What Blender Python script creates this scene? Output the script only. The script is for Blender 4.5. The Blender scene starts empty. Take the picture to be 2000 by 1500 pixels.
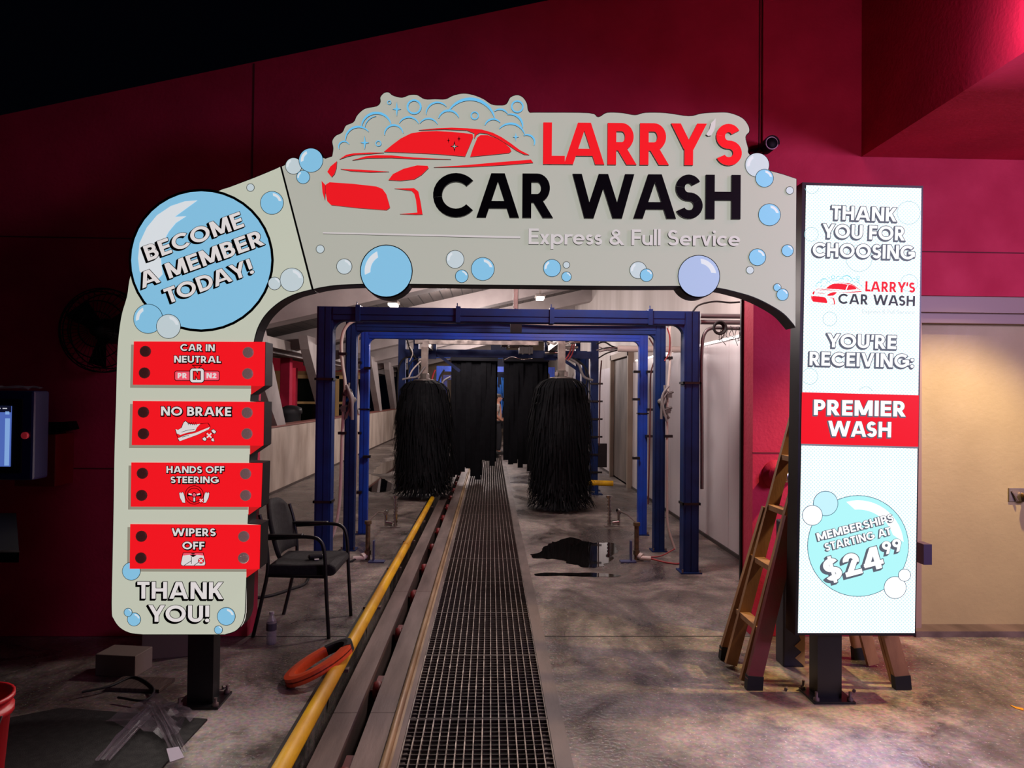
import bpy, bmesh, math, random
from mathutils import Vector, Matrix
random.seed(7)
R = math.radians
scn = bpy.context.scene
COL = scn.collection

# ------------------------------------------------------------------ camera, exposure, world, lamps
CAM_H, F_PX = 1.6, 1387.0
YAW, PITCH, ROLL = R(1.7251), R(0.9259), R(0.57)
CAM_M = Matrix.Rotation(-YAW, 3, 'Z') @ Matrix.Rotation(math.pi/2 + PITCH, 3, 'X') @ Matrix.Rotation(ROLL, 3, 'Z')
cd = bpy.data.cameras.new('camera'); cam = bpy.data.objects.new('camera', cd); COL.objects.link(cam)
cd.sensor_width = 36.0; cd.lens = F_PX/2000*36.0; cd.clip_start = 0.05; cd.clip_end = 300
cam.location = (0, 0, CAM_H); cam.rotation_euler = CAM_M.to_euler()
scn.camera = cam
vs = scn.view_settings
scn.display_settings.display_device = 'sRGB'
vs.view_transform = 'Standard'; vs.look = 'None'; vs.gamma = 1; vs.exposure = 0; vs.use_curve_mapping = False
w = bpy.data.worlds.new('night_sky'); scn.world = w; w.use_nodes = True
w.node_tree.nodes['Background'].inputs[0].default_value = (0.15, 0.2, 0.5, 1)
w.node_tree.nodes['Background'].inputs[1].default_value = 0.0022

def lamp(name, kind, loc, energy, color, size=0.1, target=None, **kw):
    l = bpy.data.lights.new(name, kind); o = bpy.data.objects.new(name, l); COL.objects.link(o)
    o.location = loc; l.energy = energy; l.color = color
    if kind == 'AREA':
        l.size = size
        if 'size_y' in kw: l.shape = 'RECTANGLE'; l.size_y = kw.pop('size_y')
    else:
        l.shadow_soft_size = size
    for k, v in kw.items(): setattr(l, k, v)
    if target is not None:
        o.rotation_euler = (Vector(target) - Vector(loc)).to_track_quat('-Z', 'Y').to_euler()
    return o
# warm wall lamp over the right-hand door, pink lamp on the overhang, tube lamps in the tunnel, added cool fill behind
lamp('door_lamp', 'SPOT', (3.5, 3.85, 3.1), 380, (1, .72, .36), .05, (2.9, 3.75, 0), spot_size=R(94), spot_blend=.4)
lamp('pink_lamp', 'POINT', (2.42, 3.02, 3.42), 17, (1, .40, .62), .08)
lamp('screen_glow', 'AREA', (1.965, 3.70, 1.55), 48, (.74, .60, 1), .6, (1.965, 0, 1.55), size_y=2.3)
lamp('sign_leg_glow', 'AREA', (-1.45, 3.62, .95), 7, (1, .95, .86), .5, (-1.0, 0, .6), size_y=1.1)
lamp('sign_top_glow', 'AREA', (.25, 3.62, 2.5), 17, (1, .95, .88), 2.2, (.25, 0, 2.5), size_y=.5)
lamp('violet_fill', 'AREA', (4.9, .2, 2.7), 50, (.74, .56, 1), 1.0, (3.1, 4.7, 1.7), spread=R(95))  # unseen fill added at the right for the violet tint on wall and door
for ly, lx, e in ((6.0, 1.0, 210), (8.9, -.6, 110), (12.6, -.4, 150), (16.2, -.4, 160), (19.8, -.4, 160), (23.3, -.4, 150)):
    lamp('tunnel_lamp', 'POINT', (lx, ly, 2.56 + .239*(lx + 3.45) - .3), e, (1, .86, .82), .22)
lamp('rear_fill', 'AREA', (4.5, -7, 6.5), 14, (.74, .62, 1), 1.6, (2.2, 4, 1.0))  # unseen weak fill added high behind the camera

# ------------------------------------------------------------------ pixel helpers: a picture point onto a real plane
CAM_P = Vector((0, 0, CAM_H))
def ray(px, py): return CAM_M @ Vector(((px - 1000)/F_PX, (750 - py)/F_PX, -1))
def onY(px, py, Y): d = ray(px, py); return CAM_P + d*(Y/d.y)
def onZ(px, py, z=0): d = ray(px, py); return CAM_P + d*((z - CAM_H)/d.z)

# ------------------------------------------------------------------ materials
def lin(c):
    return tuple((v/255/12.92 if v/255 <= .04045 else ((v/255 + .055)/1.055)**2.4) for v in c)
_M = {}
def mat(name, rgb, rough=.5, metal=0., emit=None, es=0., alpha=1., trans=0., spec=.5, coat=0.):
    if name in _M: return _M[name]
    m = bpy.data.materials.new(name); m.use_nodes = True
    b = m.node_tree.nodes['Principled BSDF']
    b.inputs['Base Color'].default_value = (*lin(rgb), 1); b.inputs['Roughness'].default_value = rough
    b.inputs['Metallic'].default_value = metal; b.inputs['Specular IOR Level'].default_value = spec
    if emit is not None:
        b.inputs['Emission Color'].default_value = (*lin(emit), 1); b.inputs['Emission Strength'].default_value = es
    b.inputs['Alpha'].default_value = alpha; b.inputs['Transmission Weight'].default_value = trans
    b.inputs['Coat Weight'].default_value = coat
    _M[name] = m
    return m
def noisy(name, c1, c2, scale=4., rough=(.5, .8), bump=.1, stretch=(1, 1, 1), detail=6., metal=0., lo=.35, hi=.65, spec=.5):
    """two-tone worn material driven by noise in object space"""
    m = mat(name, c1, rough[0], metal, spec=spec)
    nt = m.node_tree; N = nt.nodes; Lk = nt.links; b = N['Principled BSDF']
    tc = N.new('ShaderNodeTexCoord'); mp = N.new('ShaderNodeMapping'); mp.inputs['Scale'].default_value = stretch
    nz = N.new('ShaderNodeTexNoise'); nz.inputs['Scale'].default_value = scale; nz.inputs['Detail'].default_value = detail
    rp = N.new('ShaderNodeValToRGB'); rp.color_ramp.elements[0].position = lo; rp.color_ramp.elements[1].position = hi
    rp.color_ramp.elements[0].color = (*lin(c1), 1); rp.color_ramp.elements[1].color = (*lin(c2), 1)
    Lk.new(tc.outputs['Object'], mp.inputs[0]); Lk.new(mp.outputs[0], nz.inputs['Vector'])
    Lk.new(nz.outputs[0], rp.inputs[0]); Lk.new(rp.outputs[0], b.inputs['Base Color'])
    mr = N.new('ShaderNodeMapRange'); mr.inputs[1].default_value = .3; mr.inputs[2].default_value = .7
    mr.inputs[3].default_value = rough[0]; mr.inputs[4].default_value = rough[1]
    Lk.new(nz.outputs[0], mr.inputs[0]); Lk.new(mr.outputs[0], b.inputs['Roughness'])
    if bump:
        n2 = N.new('ShaderNodeTexNoise'); n2.inputs['Scale'].default_value = scale*14; n2.inputs['Detail'].default_value = 4
        Lk.new(mp.outputs[0], n2.inputs['Vector'])
        bp = N.new('ShaderNodeBump'); bp.inputs['Strength'].default_value = bump; bp.inputs['Distance'].default_value = .01
        Lk.new(n2.outputs[0], bp.inputs['Height']); Lk.new(bp.outputs[0], b.inputs['Normal'])
    return m
def ink(rgb, es=.86):
    """printed, backlit sign face of one ink colour"""
    return mat('backlit_ink_%d_%d_%d_%d' % (*rgb, int(es*100)), tuple(int(v*.8) for v in rgb), .45, emit=rgb, es=es, spec=.25)
def led(rgb, es=1.0):
    return mat('led_pixels_%d_%d_%d_%d' % (*rgb, int(es*100)), (8, 8, 8), .5, emit=rgb, es=es, spec=.2)
BLK = mat('black_vinyl', (9, 9, 13), .6, spec=.2)
BLACK_METAL = mat('black_powder_coat', (14, 14, 18), .4)
RED_WALL = noisy('red_stucco', (204, 32, 74), (188, 27, 66), 3, (.7, .85), .25)
WHITE_WALL = noisy('white_painted_wall', (205, 196, 192), (176, 166, 160), 1.2, (.5, .7), .08, (1, 1, .25))
PANEL_WALL = noisy('glossy_white_wall_panel', (226, 218, 220), (196, 187, 190), .9, (.22, .4), .02, (1, 1, .2))
CURB_WALL = noisy('stained_low_wall', (214, 198, 184), (168, 150, 136), 1.4, (.5, .75), .1, (1, 1.2, .6))
GREY_BEAM = noisy('painted_grey_beam', (168, 158, 156), (150, 140, 138), 2, (.6, .8), .05)
BLUE_STEEL = noisy('blue_painted_steel', (10, 42, 100), (8, 32, 80), 5, (.45, .6), .03, spec=.3)
BLUE_LIT = noisy('lit_blue_steel', (16, 68, 178), (14, 54, 150), 5, (.3, .45), .03)  # lit copy of the blue steel, lamp light put into its colour
GALV = noisy('galvanised_steel', (150, 142, 136), (112, 104, 100), 9, (.35, .5), .05, metal=.6)
STEEL = noisy('worn_flat_steel', (122, 104, 98), (84, 70, 66), 6, (.5, .7), .08, (1, .15, 1), metal=.2)
GRATE = noisy('grating_steel', (150, 138, 128), (88, 80, 76), 12, (.4, .6), 0, metal=.45)
YELLOW = noisy('worn_yellow_paint', (244, 192, 8), (206, 150, 14), 7, (.38, .6), .1, (1, .4, 1))
BRISTLE = noisy('black_foam_bristle', (9, 10, 15), (6, 7, 11), 20, (.75, .9), 0, spec=.2)
CLOTH = noisy('black_wash_cloth', (5, 6, 12), (4, 4, 9), 14, (.8, .9), 0, spec=.2)
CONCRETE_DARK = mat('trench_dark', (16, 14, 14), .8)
RUBBER = mat('black_rubber', (14, 14, 15), .7)
PVC = mat('white_pvc', (206, 196, 188), .4)
RED_PLASTIC = mat('red_plastic', (186, 18, 30), .4)
CHROME = mat('chrome', (190, 186, 180), .2, 1.)

def concrete_floor():
    m = mat('wet_concrete', (120, 108, 100), .6)
    nt = m.node_tree; N = nt.nodes; Lk = nt.links; b = N['Principled BSDF']
    tc = N.new('ShaderNodeTexCoord')
    n1 = N.new('ShaderNodeTexNoise'); n1.inputs['Scale'].default_value = 1.25; n1.inputs['Detail'].default_value = 9; n1.inputs['Roughness'].default_value = .62
    n1.inputs['Distortion'].default_value = .8
    mp = N.new('ShaderNodeMapping'); mp.inputs['Scale'].default_value = (1.0, .75, 1)
    Lk.new(tc.outputs['Object'], mp.inputs[0]); Lk.new(mp.outputs[0], n1.inputs['Vector'])
    rp = N.new('ShaderNodeValToRGB'); e = rp.color_ramp.elements
    e[0].position = .34; e[0].color = (*lin((70, 61, 58)), 1); e[1].position = .66; e[1].color = (*lin((172, 154, 141)), 1)
    k = e.new(.5); k.color = (*lin((124, 110, 101)), 1)
    Lk.new(n1.outputs[0], rp.inputs[0])
    n2 = N.new('ShaderNodeTexNoise'); n2.inputs['Scale'].default_value = 45; n2.inputs['Detail'].default_value = 3
    Lk.new(tc.outputs['Object'], n2.inputs['Vector'])
    mx = N.new('ShaderNodeMix'); mx.data_type = 'RGBA'; mx.blend_type = 'OVERLAY'; mx.inputs[0].default_value = .75
    n3 = N.new('ShaderNodeTexNoise'); n3.inputs['Scale'].default_value = 5.5; n3.inputs['Detail'].default_value = 8; n3.inputs['Roughness'].default_value = .7
    Lk.new(tc.outputs['Object'], n3.inputs['Vector'])
    r3 = N.new('ShaderNodeValToRGB'); r3.color_ramp.elements[0].position = .34; r3.color_ramp.elements[1].position = .62
    r3.color_ramp.elements[0].color = (.27, .255, .25, 1); r3.color_ramp.elements[1].color = (1, 1, 1, 1); Lk.new(n3.outputs[0], r3.inputs[0])
    m3 = N.new('ShaderNodeMix'); m3.data_type = 'RGBA'; m3.blend_type = 'MULTIPLY'; m3.inputs[0].default_value = .75
    Lk.new(rp.outputs[0], m3.inputs[6]); Lk.new(r3.outputs[0], m3.inputs[7])
    n4 = N.new('ShaderNodeTexNoise'); n4.inputs['Scale'].default_value = 70; n4.inputs['Detail'].default_value = 2; Lk.new(tc.outputs['Object'], n4.inputs['Vector'])
    r4 = N.new('ShaderNodeValToRGB'); r4.color_ramp.elements[0].position = .64; r4.color_ramp.elements[1].position = .72; r4.color_ramp.elements[0].color = (0, 0, 0, 1); r4.color_ramp.elements[1].color = (.3, .27, .24, 1)
    Lk.new(n4.outputs[0], r4.inputs[0])
    m4 = N.new('ShaderNodeMix'); m4.data_type = 'RGBA'; m4.blend_type = 'ADD'; m4.inputs[0].default_value = 1
    Lk.new(m3.outputs[2], m4.inputs[6]); Lk.new(r4.outputs[0], m4.inputs[7])
    dust = m4.outputs[2]
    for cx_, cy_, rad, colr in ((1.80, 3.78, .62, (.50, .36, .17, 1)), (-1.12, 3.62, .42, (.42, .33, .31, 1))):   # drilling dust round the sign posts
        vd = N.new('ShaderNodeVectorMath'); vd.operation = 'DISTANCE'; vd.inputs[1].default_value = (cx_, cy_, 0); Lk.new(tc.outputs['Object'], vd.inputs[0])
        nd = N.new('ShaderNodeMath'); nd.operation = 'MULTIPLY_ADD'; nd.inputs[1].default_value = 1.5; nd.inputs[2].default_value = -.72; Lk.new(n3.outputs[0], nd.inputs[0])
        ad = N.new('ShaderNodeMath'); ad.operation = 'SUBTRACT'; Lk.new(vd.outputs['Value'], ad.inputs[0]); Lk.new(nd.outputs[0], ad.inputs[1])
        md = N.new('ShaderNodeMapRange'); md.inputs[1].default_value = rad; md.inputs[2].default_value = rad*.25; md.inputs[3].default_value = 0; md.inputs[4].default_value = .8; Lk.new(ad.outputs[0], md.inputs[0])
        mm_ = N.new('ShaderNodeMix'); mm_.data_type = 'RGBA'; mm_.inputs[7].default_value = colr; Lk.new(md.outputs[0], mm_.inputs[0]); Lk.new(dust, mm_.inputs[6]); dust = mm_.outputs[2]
    Lk.new(dust, mx.inputs[6]); Lk.new(n2.outputs[1], mx.inputs[7])
    hs = N.new('ShaderNodeHueSaturation'); hs.inputs['Saturation'].default_value = .75; Lk.new(mx.outputs[2], hs.inputs['Color'])
    Lk.new(hs.outputs[0], b.inputs['Base Color'])
    mr = N.new('ShaderNodeMapRange'); mr.inputs[1].default_value = .38; mr.inputs[2].default_value = .6; mr.inputs[3].default_value = .24; mr.inputs[4].default_value = .6
    Lk.new(n1.outputs[0], mr.inputs[0]); Lk.new(mr.outputs[0], b.inputs['Roughness'])
    bp = N.new('ShaderNodeBump'); bp.inputs['Strength'].default_value = .55; bp.inputs['Distance'].default_value = .008
    Lk.new(n2.outputs[0], bp.inputs['Height']); Lk.new(bp.outputs[0], b.inputs['Normal'])
    return m
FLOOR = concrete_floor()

def plank_ceiling():
    m = mat('plank_ceiling', (96, 88, 86), .7)
    nt = m.node_tree; N = nt.nodes; Lk = nt.links; b = N['Principled BSDF']
    tc = N.new('ShaderNodeTexCoord'); sx = N.new('ShaderNodeSeparateXYZ'); Lk.new(tc.outputs['Object'], sx.inputs[0])
    d = N.new('ShaderNodeMath'); d.operation = 'DIVIDE'; d.inputs[1].default_value = .19; Lk.new(sx.outputs[0], d.inputs[0])
    fr = N.new('ShaderNodeMath'); fr.operation = 'FRACT'; Lk.new(d.outputs[0], fr.inputs[0])
    lt = N.new('ShaderNodeMath'); lt.operation = 'GREATER_THAN'; lt.inputs[1].default_value = .08; Lk.new(fr.outputs[0], lt.inputs[0])
    nz = N.new('ShaderNodeTexNoise'); nz.inputs['Scale'].default_value = 3; mp = N.new('ShaderNodeMapping'); mp.inputs['Scale'].default_value = (3, .3, 1)
    Lk.new(tc.outputs['Object'], mp.inputs[0]); Lk.new(mp.outputs[0], nz.inputs['Vector'])
    rp = N.new('ShaderNodeValToRGB'); rp.color_ramp.elements[0].color = (*lin((60, 54, 52)), 1); rp.color_ramp.elements[1].color = (*lin((88, 80, 77)), 1)
    Lk.new(nz.outputs[0], rp.inputs[0])
    mx = N.new('ShaderNodeMix'); mx.data_type = 'RGBA'; mx.inputs[6].default_value = (.008, .008, .008, 1)
    Lk.new(lt.outputs[0], mx.inputs[0]); Lk.new(rp.outputs[0], mx.inputs[7]); Lk.new(mx.outputs[2], b.inputs['Base Color'])
    return m
PLANKS = plank_ceiling()

# ------------------------------------------------------------------ mesh builder
def tag(o, label=None, cat=None, group=None, kind=None):
    if label: o['label'] = label
    if cat: o['category'] = cat
    if group: o['group'] = group
    if kind: o['kind'] = kind
    return o
def thing(name, label, cat, loc=(0, 0, 0), group=None):
    o = bpy.data.objects.new(name, None); COL.objects.link(o); o.location = loc; o.empty_display_size = .1
    return tag(o, label, cat, group)
def world_of(o):
    v = Vector((0, 0, 0))
    while o: v += o.location; o = o.parent
    return v
class MB:
    def __init__(s): s.v = []; s.f = []; s.m = []; s.cur = 0; s.sm = []
    def add(s, vs, fs, smooth=False):
        n = len(s.v); s.v += [Vector(p) for p in vs]
        for f in fs: s.f.append([i + n for i in f]); s.m.append(s.cur); s.sm.append(smooth)
        return s
    def box(s, c, size, rot=None):
        c = Vector(c); x, y, z = [q/2 for q in size]
        p = [Vector((a*x, b*y, d*z)) for d in (-1, 1) for b in (-1, 1) for a in (-1, 1)]
        if rot is not None: p = [rot @ q for q in p]
        return s.add([c + q for q in p], [(0, 2, 3, 1), (4, 5, 7, 6), (0, 1, 5, 4), (1, 3, 7, 5), (3, 2, 6, 7), (2, 0, 4, 6)])
    def mm(s, a, b): return s.box([(p + q)/2 for p, q in zip(a, b)], [abs(q - p) for p, q in zip(a, b)])
    def bar(s, p0, p1, wx, wy, up=(0, 0, 1)):
        """box beam from p0 to p1, wx wide across, wy along up"""
        p0, p1 = Vector(p0), Vector(p1); d = (p1 - p0); L = d.length; d.normalize(); up = Vector(up)
        if abs(d.dot(up)) > .98: up = Vector((0, 1, 0))
        x = d.cross(up).normalized(); u = x.cross(d)
        return s.box((p0 + p1)/2, (wx, L, wy), Matrix((x, d, u)).transposed())
    def tube(s, pts, r, n=8, cap=True, closed=False):
        pts = [Vector(p) for p in pts]; rs = r if isinstance(r, (list, tuple)) else [r]*len(pts)
        N = len(pts); t0 = (pts[1] - pts[0]).normalized()
        u = t0.cross(Vector((0, 0, 1)))
        if u.length < .05: u = t0.cross(Vector((0, 1, 0)))
        u.normalize(); vs = []
        for i, p in enumerate(pts):
            a = pts[(i - 1) % N] if (closed or i > 0) else p; b = pts[(i + 1) % N] if (closed or i < N - 1) else p
            t = (b - a).normalized(); u = (u - t*u.dot(t)).normalized(); v = t.cross(u)
            for k in range(n):
                an = 2*math.pi*k/n; vs.append(p + (u*math.cos(an) + v*math.sin(an))*rs[i])
        fs = []
        for i in range(N if closed else N - 1):
            j = (i + 1) % N
            for k in range(n): fs.append((i*n + k, i*n + (k + 1) % n, j*n + (k + 1) % n, j*n + k))
        s.add(vs, fs, True)
        if cap and not closed:
            s.add(vs[:n], [tuple(reversed(range(n)))]); s.add(vs[-n:], [tuple(range(n))])
        return s
    def cyl(s, p0, p1, r, r1=None, n=16):
        return s.tube([p0, p1], [r, r if r1 is None else r1], n)
    def lathe(s, c, prof, n=20, axis='Z'):
        """prof: (radius, height) from bottom to top, closed at both ends if the radius is 0"""
        c = Vector(c); vs = []; fs = []
        for r, h in prof:
            for k in range(n):
                a = 2*math.pi*k/n; x, y = r*math.cos(a), r*math.sin(a)
                vs.append(c + (Vector((x, y, h)) if axis == 'Z' else Vector((x, -h, y)) if axis == 'Y' else Vector((h, x, y))))
        for i in range(len(prof) - 1):
            for k in range(n): fs.append((i*n + k, i*n + (k + 1) % n, (i + 1)*n + (k + 1) % n, (i + 1)*n + k))
        s.add(vs, fs, True)
        s.add(vs[:n], [tuple(reversed(range(n)))]); s.add(vs[-n:], [tuple(range(n))])
        return s
    def poly(s, pts): return s.add(pts, [tuple(range(len(pts)))])
    def prism(s, front, vec, caps=(True, True)):
        """front: outline; vec: to the back"""
        n = len(front); a = [Vector(p) for p in front]; b = [p + Vector(vec) for p in a]
        fs = [(i, (i + 1) % n, n + (i + 1) % n, n + i) for i in range(n)]
        if caps[0]: fs.append(tuple(reversed(range(n))))
        if caps[1]: fs.append(tuple(range(n, 2*n)))
        return s.add(a + b, fs)
    def build(s, name, mats, parent=None, label=None, cat=None, group=None, kind=None, bevel=0, tri=False):
        if not isinstance(mats, (list, tuple)): mats = [mats]
        me = bpy.data.meshes.new(name); o = bpy.data.objects.new(name, me); COL.objects.link(o)
        if parent is not None: off = world_of(parent); o.parent = parent
        else:
            xs = [p.x for p in s.v]; ys = [p.y for p in s.v]; zs = [p.z for p in s.v]
            off = Vector(((min(xs) + max(xs))/2, (min(ys) + max(ys))/2, min(zs))) if cat else Vector((0, 0, 0)); o.location = off
        me.from_pydata([p - off for p in s.v], [], s.f)
        for m in mats: me.materials.append(m)
        me.polygons.foreach_set('material_index', s.m); me.polygons.foreach_set('use_smooth', s.sm)
        me.validate(); me.update()
        bm = bmesh.new(); bm.from_mesh(me); bmesh.ops.recalc_face_normals(bm, faces=bm.faces); bm.to_mesh(me); bm.free()
        if bevel:
            b = o.modifiers.new('bevel', 'BEVEL'); b.width = bevel; b.segments = 2; b.limit_method = 'ANGLE'; b.angle_limit = R(40)
        return tag(o, label, cat, group, kind)
def struct(name, mb, m, parent=None): return mb.build(name, m, parent, kind='structure')
def curve(pts, n=6):
    """smooth path through points (Catmull-Rom)"""
    P = [Vector(p) for p in pts]; P = [P[0]*2 - P[1]] + P + [P[-1]*2 - P[-2]]; out = []
    for i in range(1, len(P) - 2):
        a, b, c, d = P[i - 1:i + 3]
        for k in range(n):
            t = k/n
            out.append(.5*((2*b) + (c - a)*t + (2*a - 5*b + 4*c - d)*t*t + (3*b - a - 3*c + d)*t**3))
    out.append(P[-2]); return out
def copy_tree(o, parent=None):
    c = o.copy(); COL.objects.link(c); c.parent = parent
    for ch in list(o.children): copy_tree(ch, c)
    return c

# ------------------------------------------------------------------ the setting
def topz(x): return 3.408 + .239*(x + 3.24)                   # sloping roof line of the front wall
def beamz(x): return 2.56 + .239*(x + 3.45)
WY = 4.74
fl = MB()
fl.mm((-16, -4, -.3), (-.90, 40, 0)); fl.mm((.375, -4, -.3), (12, 40, 0))
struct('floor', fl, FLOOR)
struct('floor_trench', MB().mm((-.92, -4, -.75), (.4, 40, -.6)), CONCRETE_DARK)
struct('trim_curb', MB().mm((.30, -4, -.3), (.375, 40, .004)), noisy('curb_steel', (112, 98, 92), (80, 70, 66), 5, (.4, .6), .1, (1, .3, 1)))
jt = MB()
jt.mm((.375, WY - .005, -.01), (12, WY + .005, .0015)); jt.mm((-12, WY - .005, -.01), (-.9, WY + .005, .0015))
struct('trim_joint', jt, mat('joint_tar', (22, 19, 18), .8))
def wall_poly(pts, y0, y1): return MB().prism([(x, y0, z) for x, z in pts], (0, y1 - y0, 0))
XL, XR, ZO = -1.58, 1.77, 2.75
struct('wall_front', wall_poly([(-9, topz(-9)), (-9, 0), (XL, 0), (XL, ZO), (XR, ZO), (XR, 0), (2.88, 0), (2.88, 2.31), (6.4, 2.31), (6.4, 0), (9, 0), (9, topz(9))], WY, WY + .2), RED_WALL)
struct('wall_overhang', MB().mm((2.51, -.5, 3.25), (9, WY - .001, 7)), RED_WALL)
sm = MB()
sm.mm((-9, WY - .003, 2.605), (6.4, WY + .01, 2.613)); sm.mm((1.77, WY - .003, 1.226), (2.88, WY + .01, 1.234))
sm.mm((-1.60, WY - .003, 2.7), (-1.59, WY + .01, topz(-1.6) - .01)); sm.mm((1.80, WY - .003, 2.3), (1.81, WY + .01, topz(1.8) - .01))
sm.mm((-9, WY - .003, 1.09), (-1.58, WY + .01, 1.098))
struct('trim_wall_grooves', sm, mat('dark_groove', (96, 10, 30), .8))
struct('trim_jamb', MB().mm((XR - .014, WY + .19, 0), (XR - .001, WY + .215, ZO)), BLACK_METAL)
# right-hand steel door with its frame
struct('door_1', MB().mm((2.96, WY + .13, .04), (6.3, WY + .17, 2.20)), noisy('tan_painted_door', (178, 162, 118), (168, 152, 110), 2.5, (.45, .6), .15))
df = MB(); df.mm((2.88, WY + .02, 2.20), (6.4, WY + .2, 2.31)); df.mm((2.885, WY + .05, 0), (2.96, WY + .2, 2.2)); df.mm((2.96, WY + .06, 2.13), (6.3, WY + .13, 2.2))
struct('trim_door_frame', df, mat('door_frame_paint', (150, 128, 118), .5))
struct('trim_threshold', MB().mm((2.88, WY - .02, 0), (6.4, WY + .2, .04)), STEEL)
kn = thing('door_knob', 'round brass knob on a square plate on the tan door at the right', 'door knob', tuple(onY(1996, 967, WY + .13)))
kp = world_of(kn)
MB().mm((kp.x - .1, WY + .118, kp.z - .045), (kp.x + .03, WY + .13, kp.z + .05)).build('knob_plate', GALV, kn, bevel=.003)
MB().lathe((kp.x, WY + .12, kp.z), [(.02, 0), (.014, .03), (.026, .045), (.034, .065), (.028, .085), (0.001, .092)], 16, 'Y').build('knob', mat('brass', (200, 170, 110), .25, 1.), kn)
MB().bar((kp.x - .085, WY + .115, kp.z + .03), (kp.x - .05, WY + .1, kp.z - .035), .014, .006).build('latch_guard', STEEL, kn)

# tunnel shell
struct('wall_right', MB().mm((2.5, WY + .2, 0), (2.62, 31, 5.2)), WHITE_WALL)
rp = MB()
y = WY + .21
while y < 12.4: rp.mm((2.488, y, .03), (2.4995, y + 1.19, 2.2)); y += 1.2
y = 14.3
while y < 30: rp.mm((2.488, y, .03), (2.4995, y + 1.19, 2.2)); y += 1.2
struct('wall_right_panels', rp, PANEL_WALL)
struct('baseboard_right', MB().mm((2.47, WY + .21, 0), (2.4995, 31, .035)), mat('dark_base_strip', (60, 52, 50), .6))
struct('trim_panel_cap', MB().mm((2.475, WY + .21, 2.2), (2.4995, 12.3, 2.23)), mat('aluminium_cap', (200, 196, 194), .25, .8))
dr = MB(); dr.mm((2.40, 12.35, 0), (2.4995, 12.45, 2.42)); dr.mm((2.40, 14.15, 0), (2.4995, 14.25, 2.42)); dr.mm((2.40, 12.35, 2.32), (2.4995, 14.25, 2.42))
struct('trim_side_door_frame', dr, mat('stained_door_frame', (150, 134, 118), .6))
struct('door_2', MB().mm((2.47, 12.45, .01), (2.4995, 14.15, 2.32)), noisy('dingy_side_door', (110, 98, 90), (80, 70, 64), 3, (.5, .7), .05, (1, 1, .3)))
struct('wall_left', MB().mm((-3.62, WY + .2, 0), (-3.46, 31, 1.05)), CURB_WALL)
struct('trim_left_wall_cap', MB().mm((-3.64, WY + .2, 1.05), (-3.44, 31, 1.075)), mat('rust_red_cap', (140, 84, 74), .6))
struct('trim_left_wall_base', MB().mm((-3.46, WY + .2, 0), (-3.43, 31, .03)), mat('dark_base', (74, 60, 54), .7))
struct('wall_back', MB().mm((-3.6, 31, 0), (2.6, 31.2, 5)), noisy('back_wall_paint', (150, 132, 112), (120, 104, 90), 1, (.6, .8), .1))
struct('ceiling', MB().prism([(-5.2, WY + .2, beamz(-5.2) + .32), (2.62, WY + .2, beamz(2.62) + .32), (2.62, WY + .2, beamz(2.62) + .5), (-5.2, WY + .2, beamz(-5.2) + .5)], (0, 26.1, 0)), PLANKS)
for k in range(7):                                             # roof beams with the raked columns that carry them
    yb = 6.9 + 3.55*k
    struct('beam', MB().prism([(-4.6, yb, beamz(-4.6)), (2.5, yb, beamz(2.5)), (2.5, yb, beamz(2.5) + .33), (-4.6, yb, beamz(-4.6) + .33)], (0, .42, 0)), GREY_BEAM)
    zt = beamz(-3.55)
    c = MB(); h = zt
    fr = [(-3.44, yb + .40, zt + .15), (-3.44, yb - .62, zt + .15), (-3.44, yb - .45, zt - .1), (-3.44, yb + 1.15, 1.075), (-3.44, yb + 1.62, 1.075)]
    c.prism(fr, (-.17, 0, 0))
    struct('column', c, GREY_BEAM)
struct('trim_eave', MB().mm((-4.3, WY + .2, 2.36), (-4.12, 31, 2.52)), GREY_BEAM)

# yard beyond the low wall
AY = 24.
struct('wall_annex', MB().mm((-16, AY, 2.35), (-4.2, AY + .3, 4.2)), RED_WALL)
struct('wall_annex_lower', MB().mm((-16, AY + .05, 0), (-4.2, AY + .3, 2.35)), mat('tan_annex_paint', (150, 122, 84), .7))
an = MB(); gl = MB()
for xx in (-9.2, -6.75, -5.2):
    an.mm((xx, AY - .02, 0), (xx + .12, AY + .05, 2.2)); an.mm((xx + 1.0, AY - .02, 0), (xx + 1.12, AY + .05, 2.2)); an.mm((xx, AY - .02, 2.1), (xx + 1.12, AY + .05, 2.22)); an.mm((xx + .12, AY - .01, 1.25), (xx + 1.0, AY + .05, 1.33))
    gl.mm((xx + .12, AY, .1), (xx + 1.0, AY + .045, 1.25)); gl.mm((xx + .12, AY, 1.33), (xx + 1.0, AY + .045, 2.1))
struct('door_3', an, mat('annex_door_frame', (186, 156, 104), .5))
struct('window_1', gl, mat('dark_glass', (14, 18, 16), .1))
struct('ceiling_canopy', MB().prism([(-3.9, WY + 6, 2.42), (-12, WY + 6, 3.3), (-12, WY + 6, 3.5), (-3.9, WY + 6, 2.6)], (0, 13.2, 0)), WHITE_WALL)
lamp('annex_fill', 'POINT', (-6.4, 20.6, 2.4), 45, (1, .72, .6), .12)  # unseen fill added so the annex and yard show up
for i, (px_, yy) in enumerate(((-4.62, 16.2), (-6.2, 22.5))):
    MB().mm((px_ - .11, yy - .11, 0), (px_ + .11, yy + .11, 2.40)).build('red_post', RED_WALL, None, ['red square post in the yard behind the grey trash can', 'red square post farther back in the yard, seen past the brush'][i], 'post', 'red yard posts', bevel=.01)
tx_, ty_ = -4.22, 15.2
tcn = thing('trash_can', 'tall grey trash can in the yard beyond the low stained wall', 'trash can', (tx_, ty_, 0))
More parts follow.
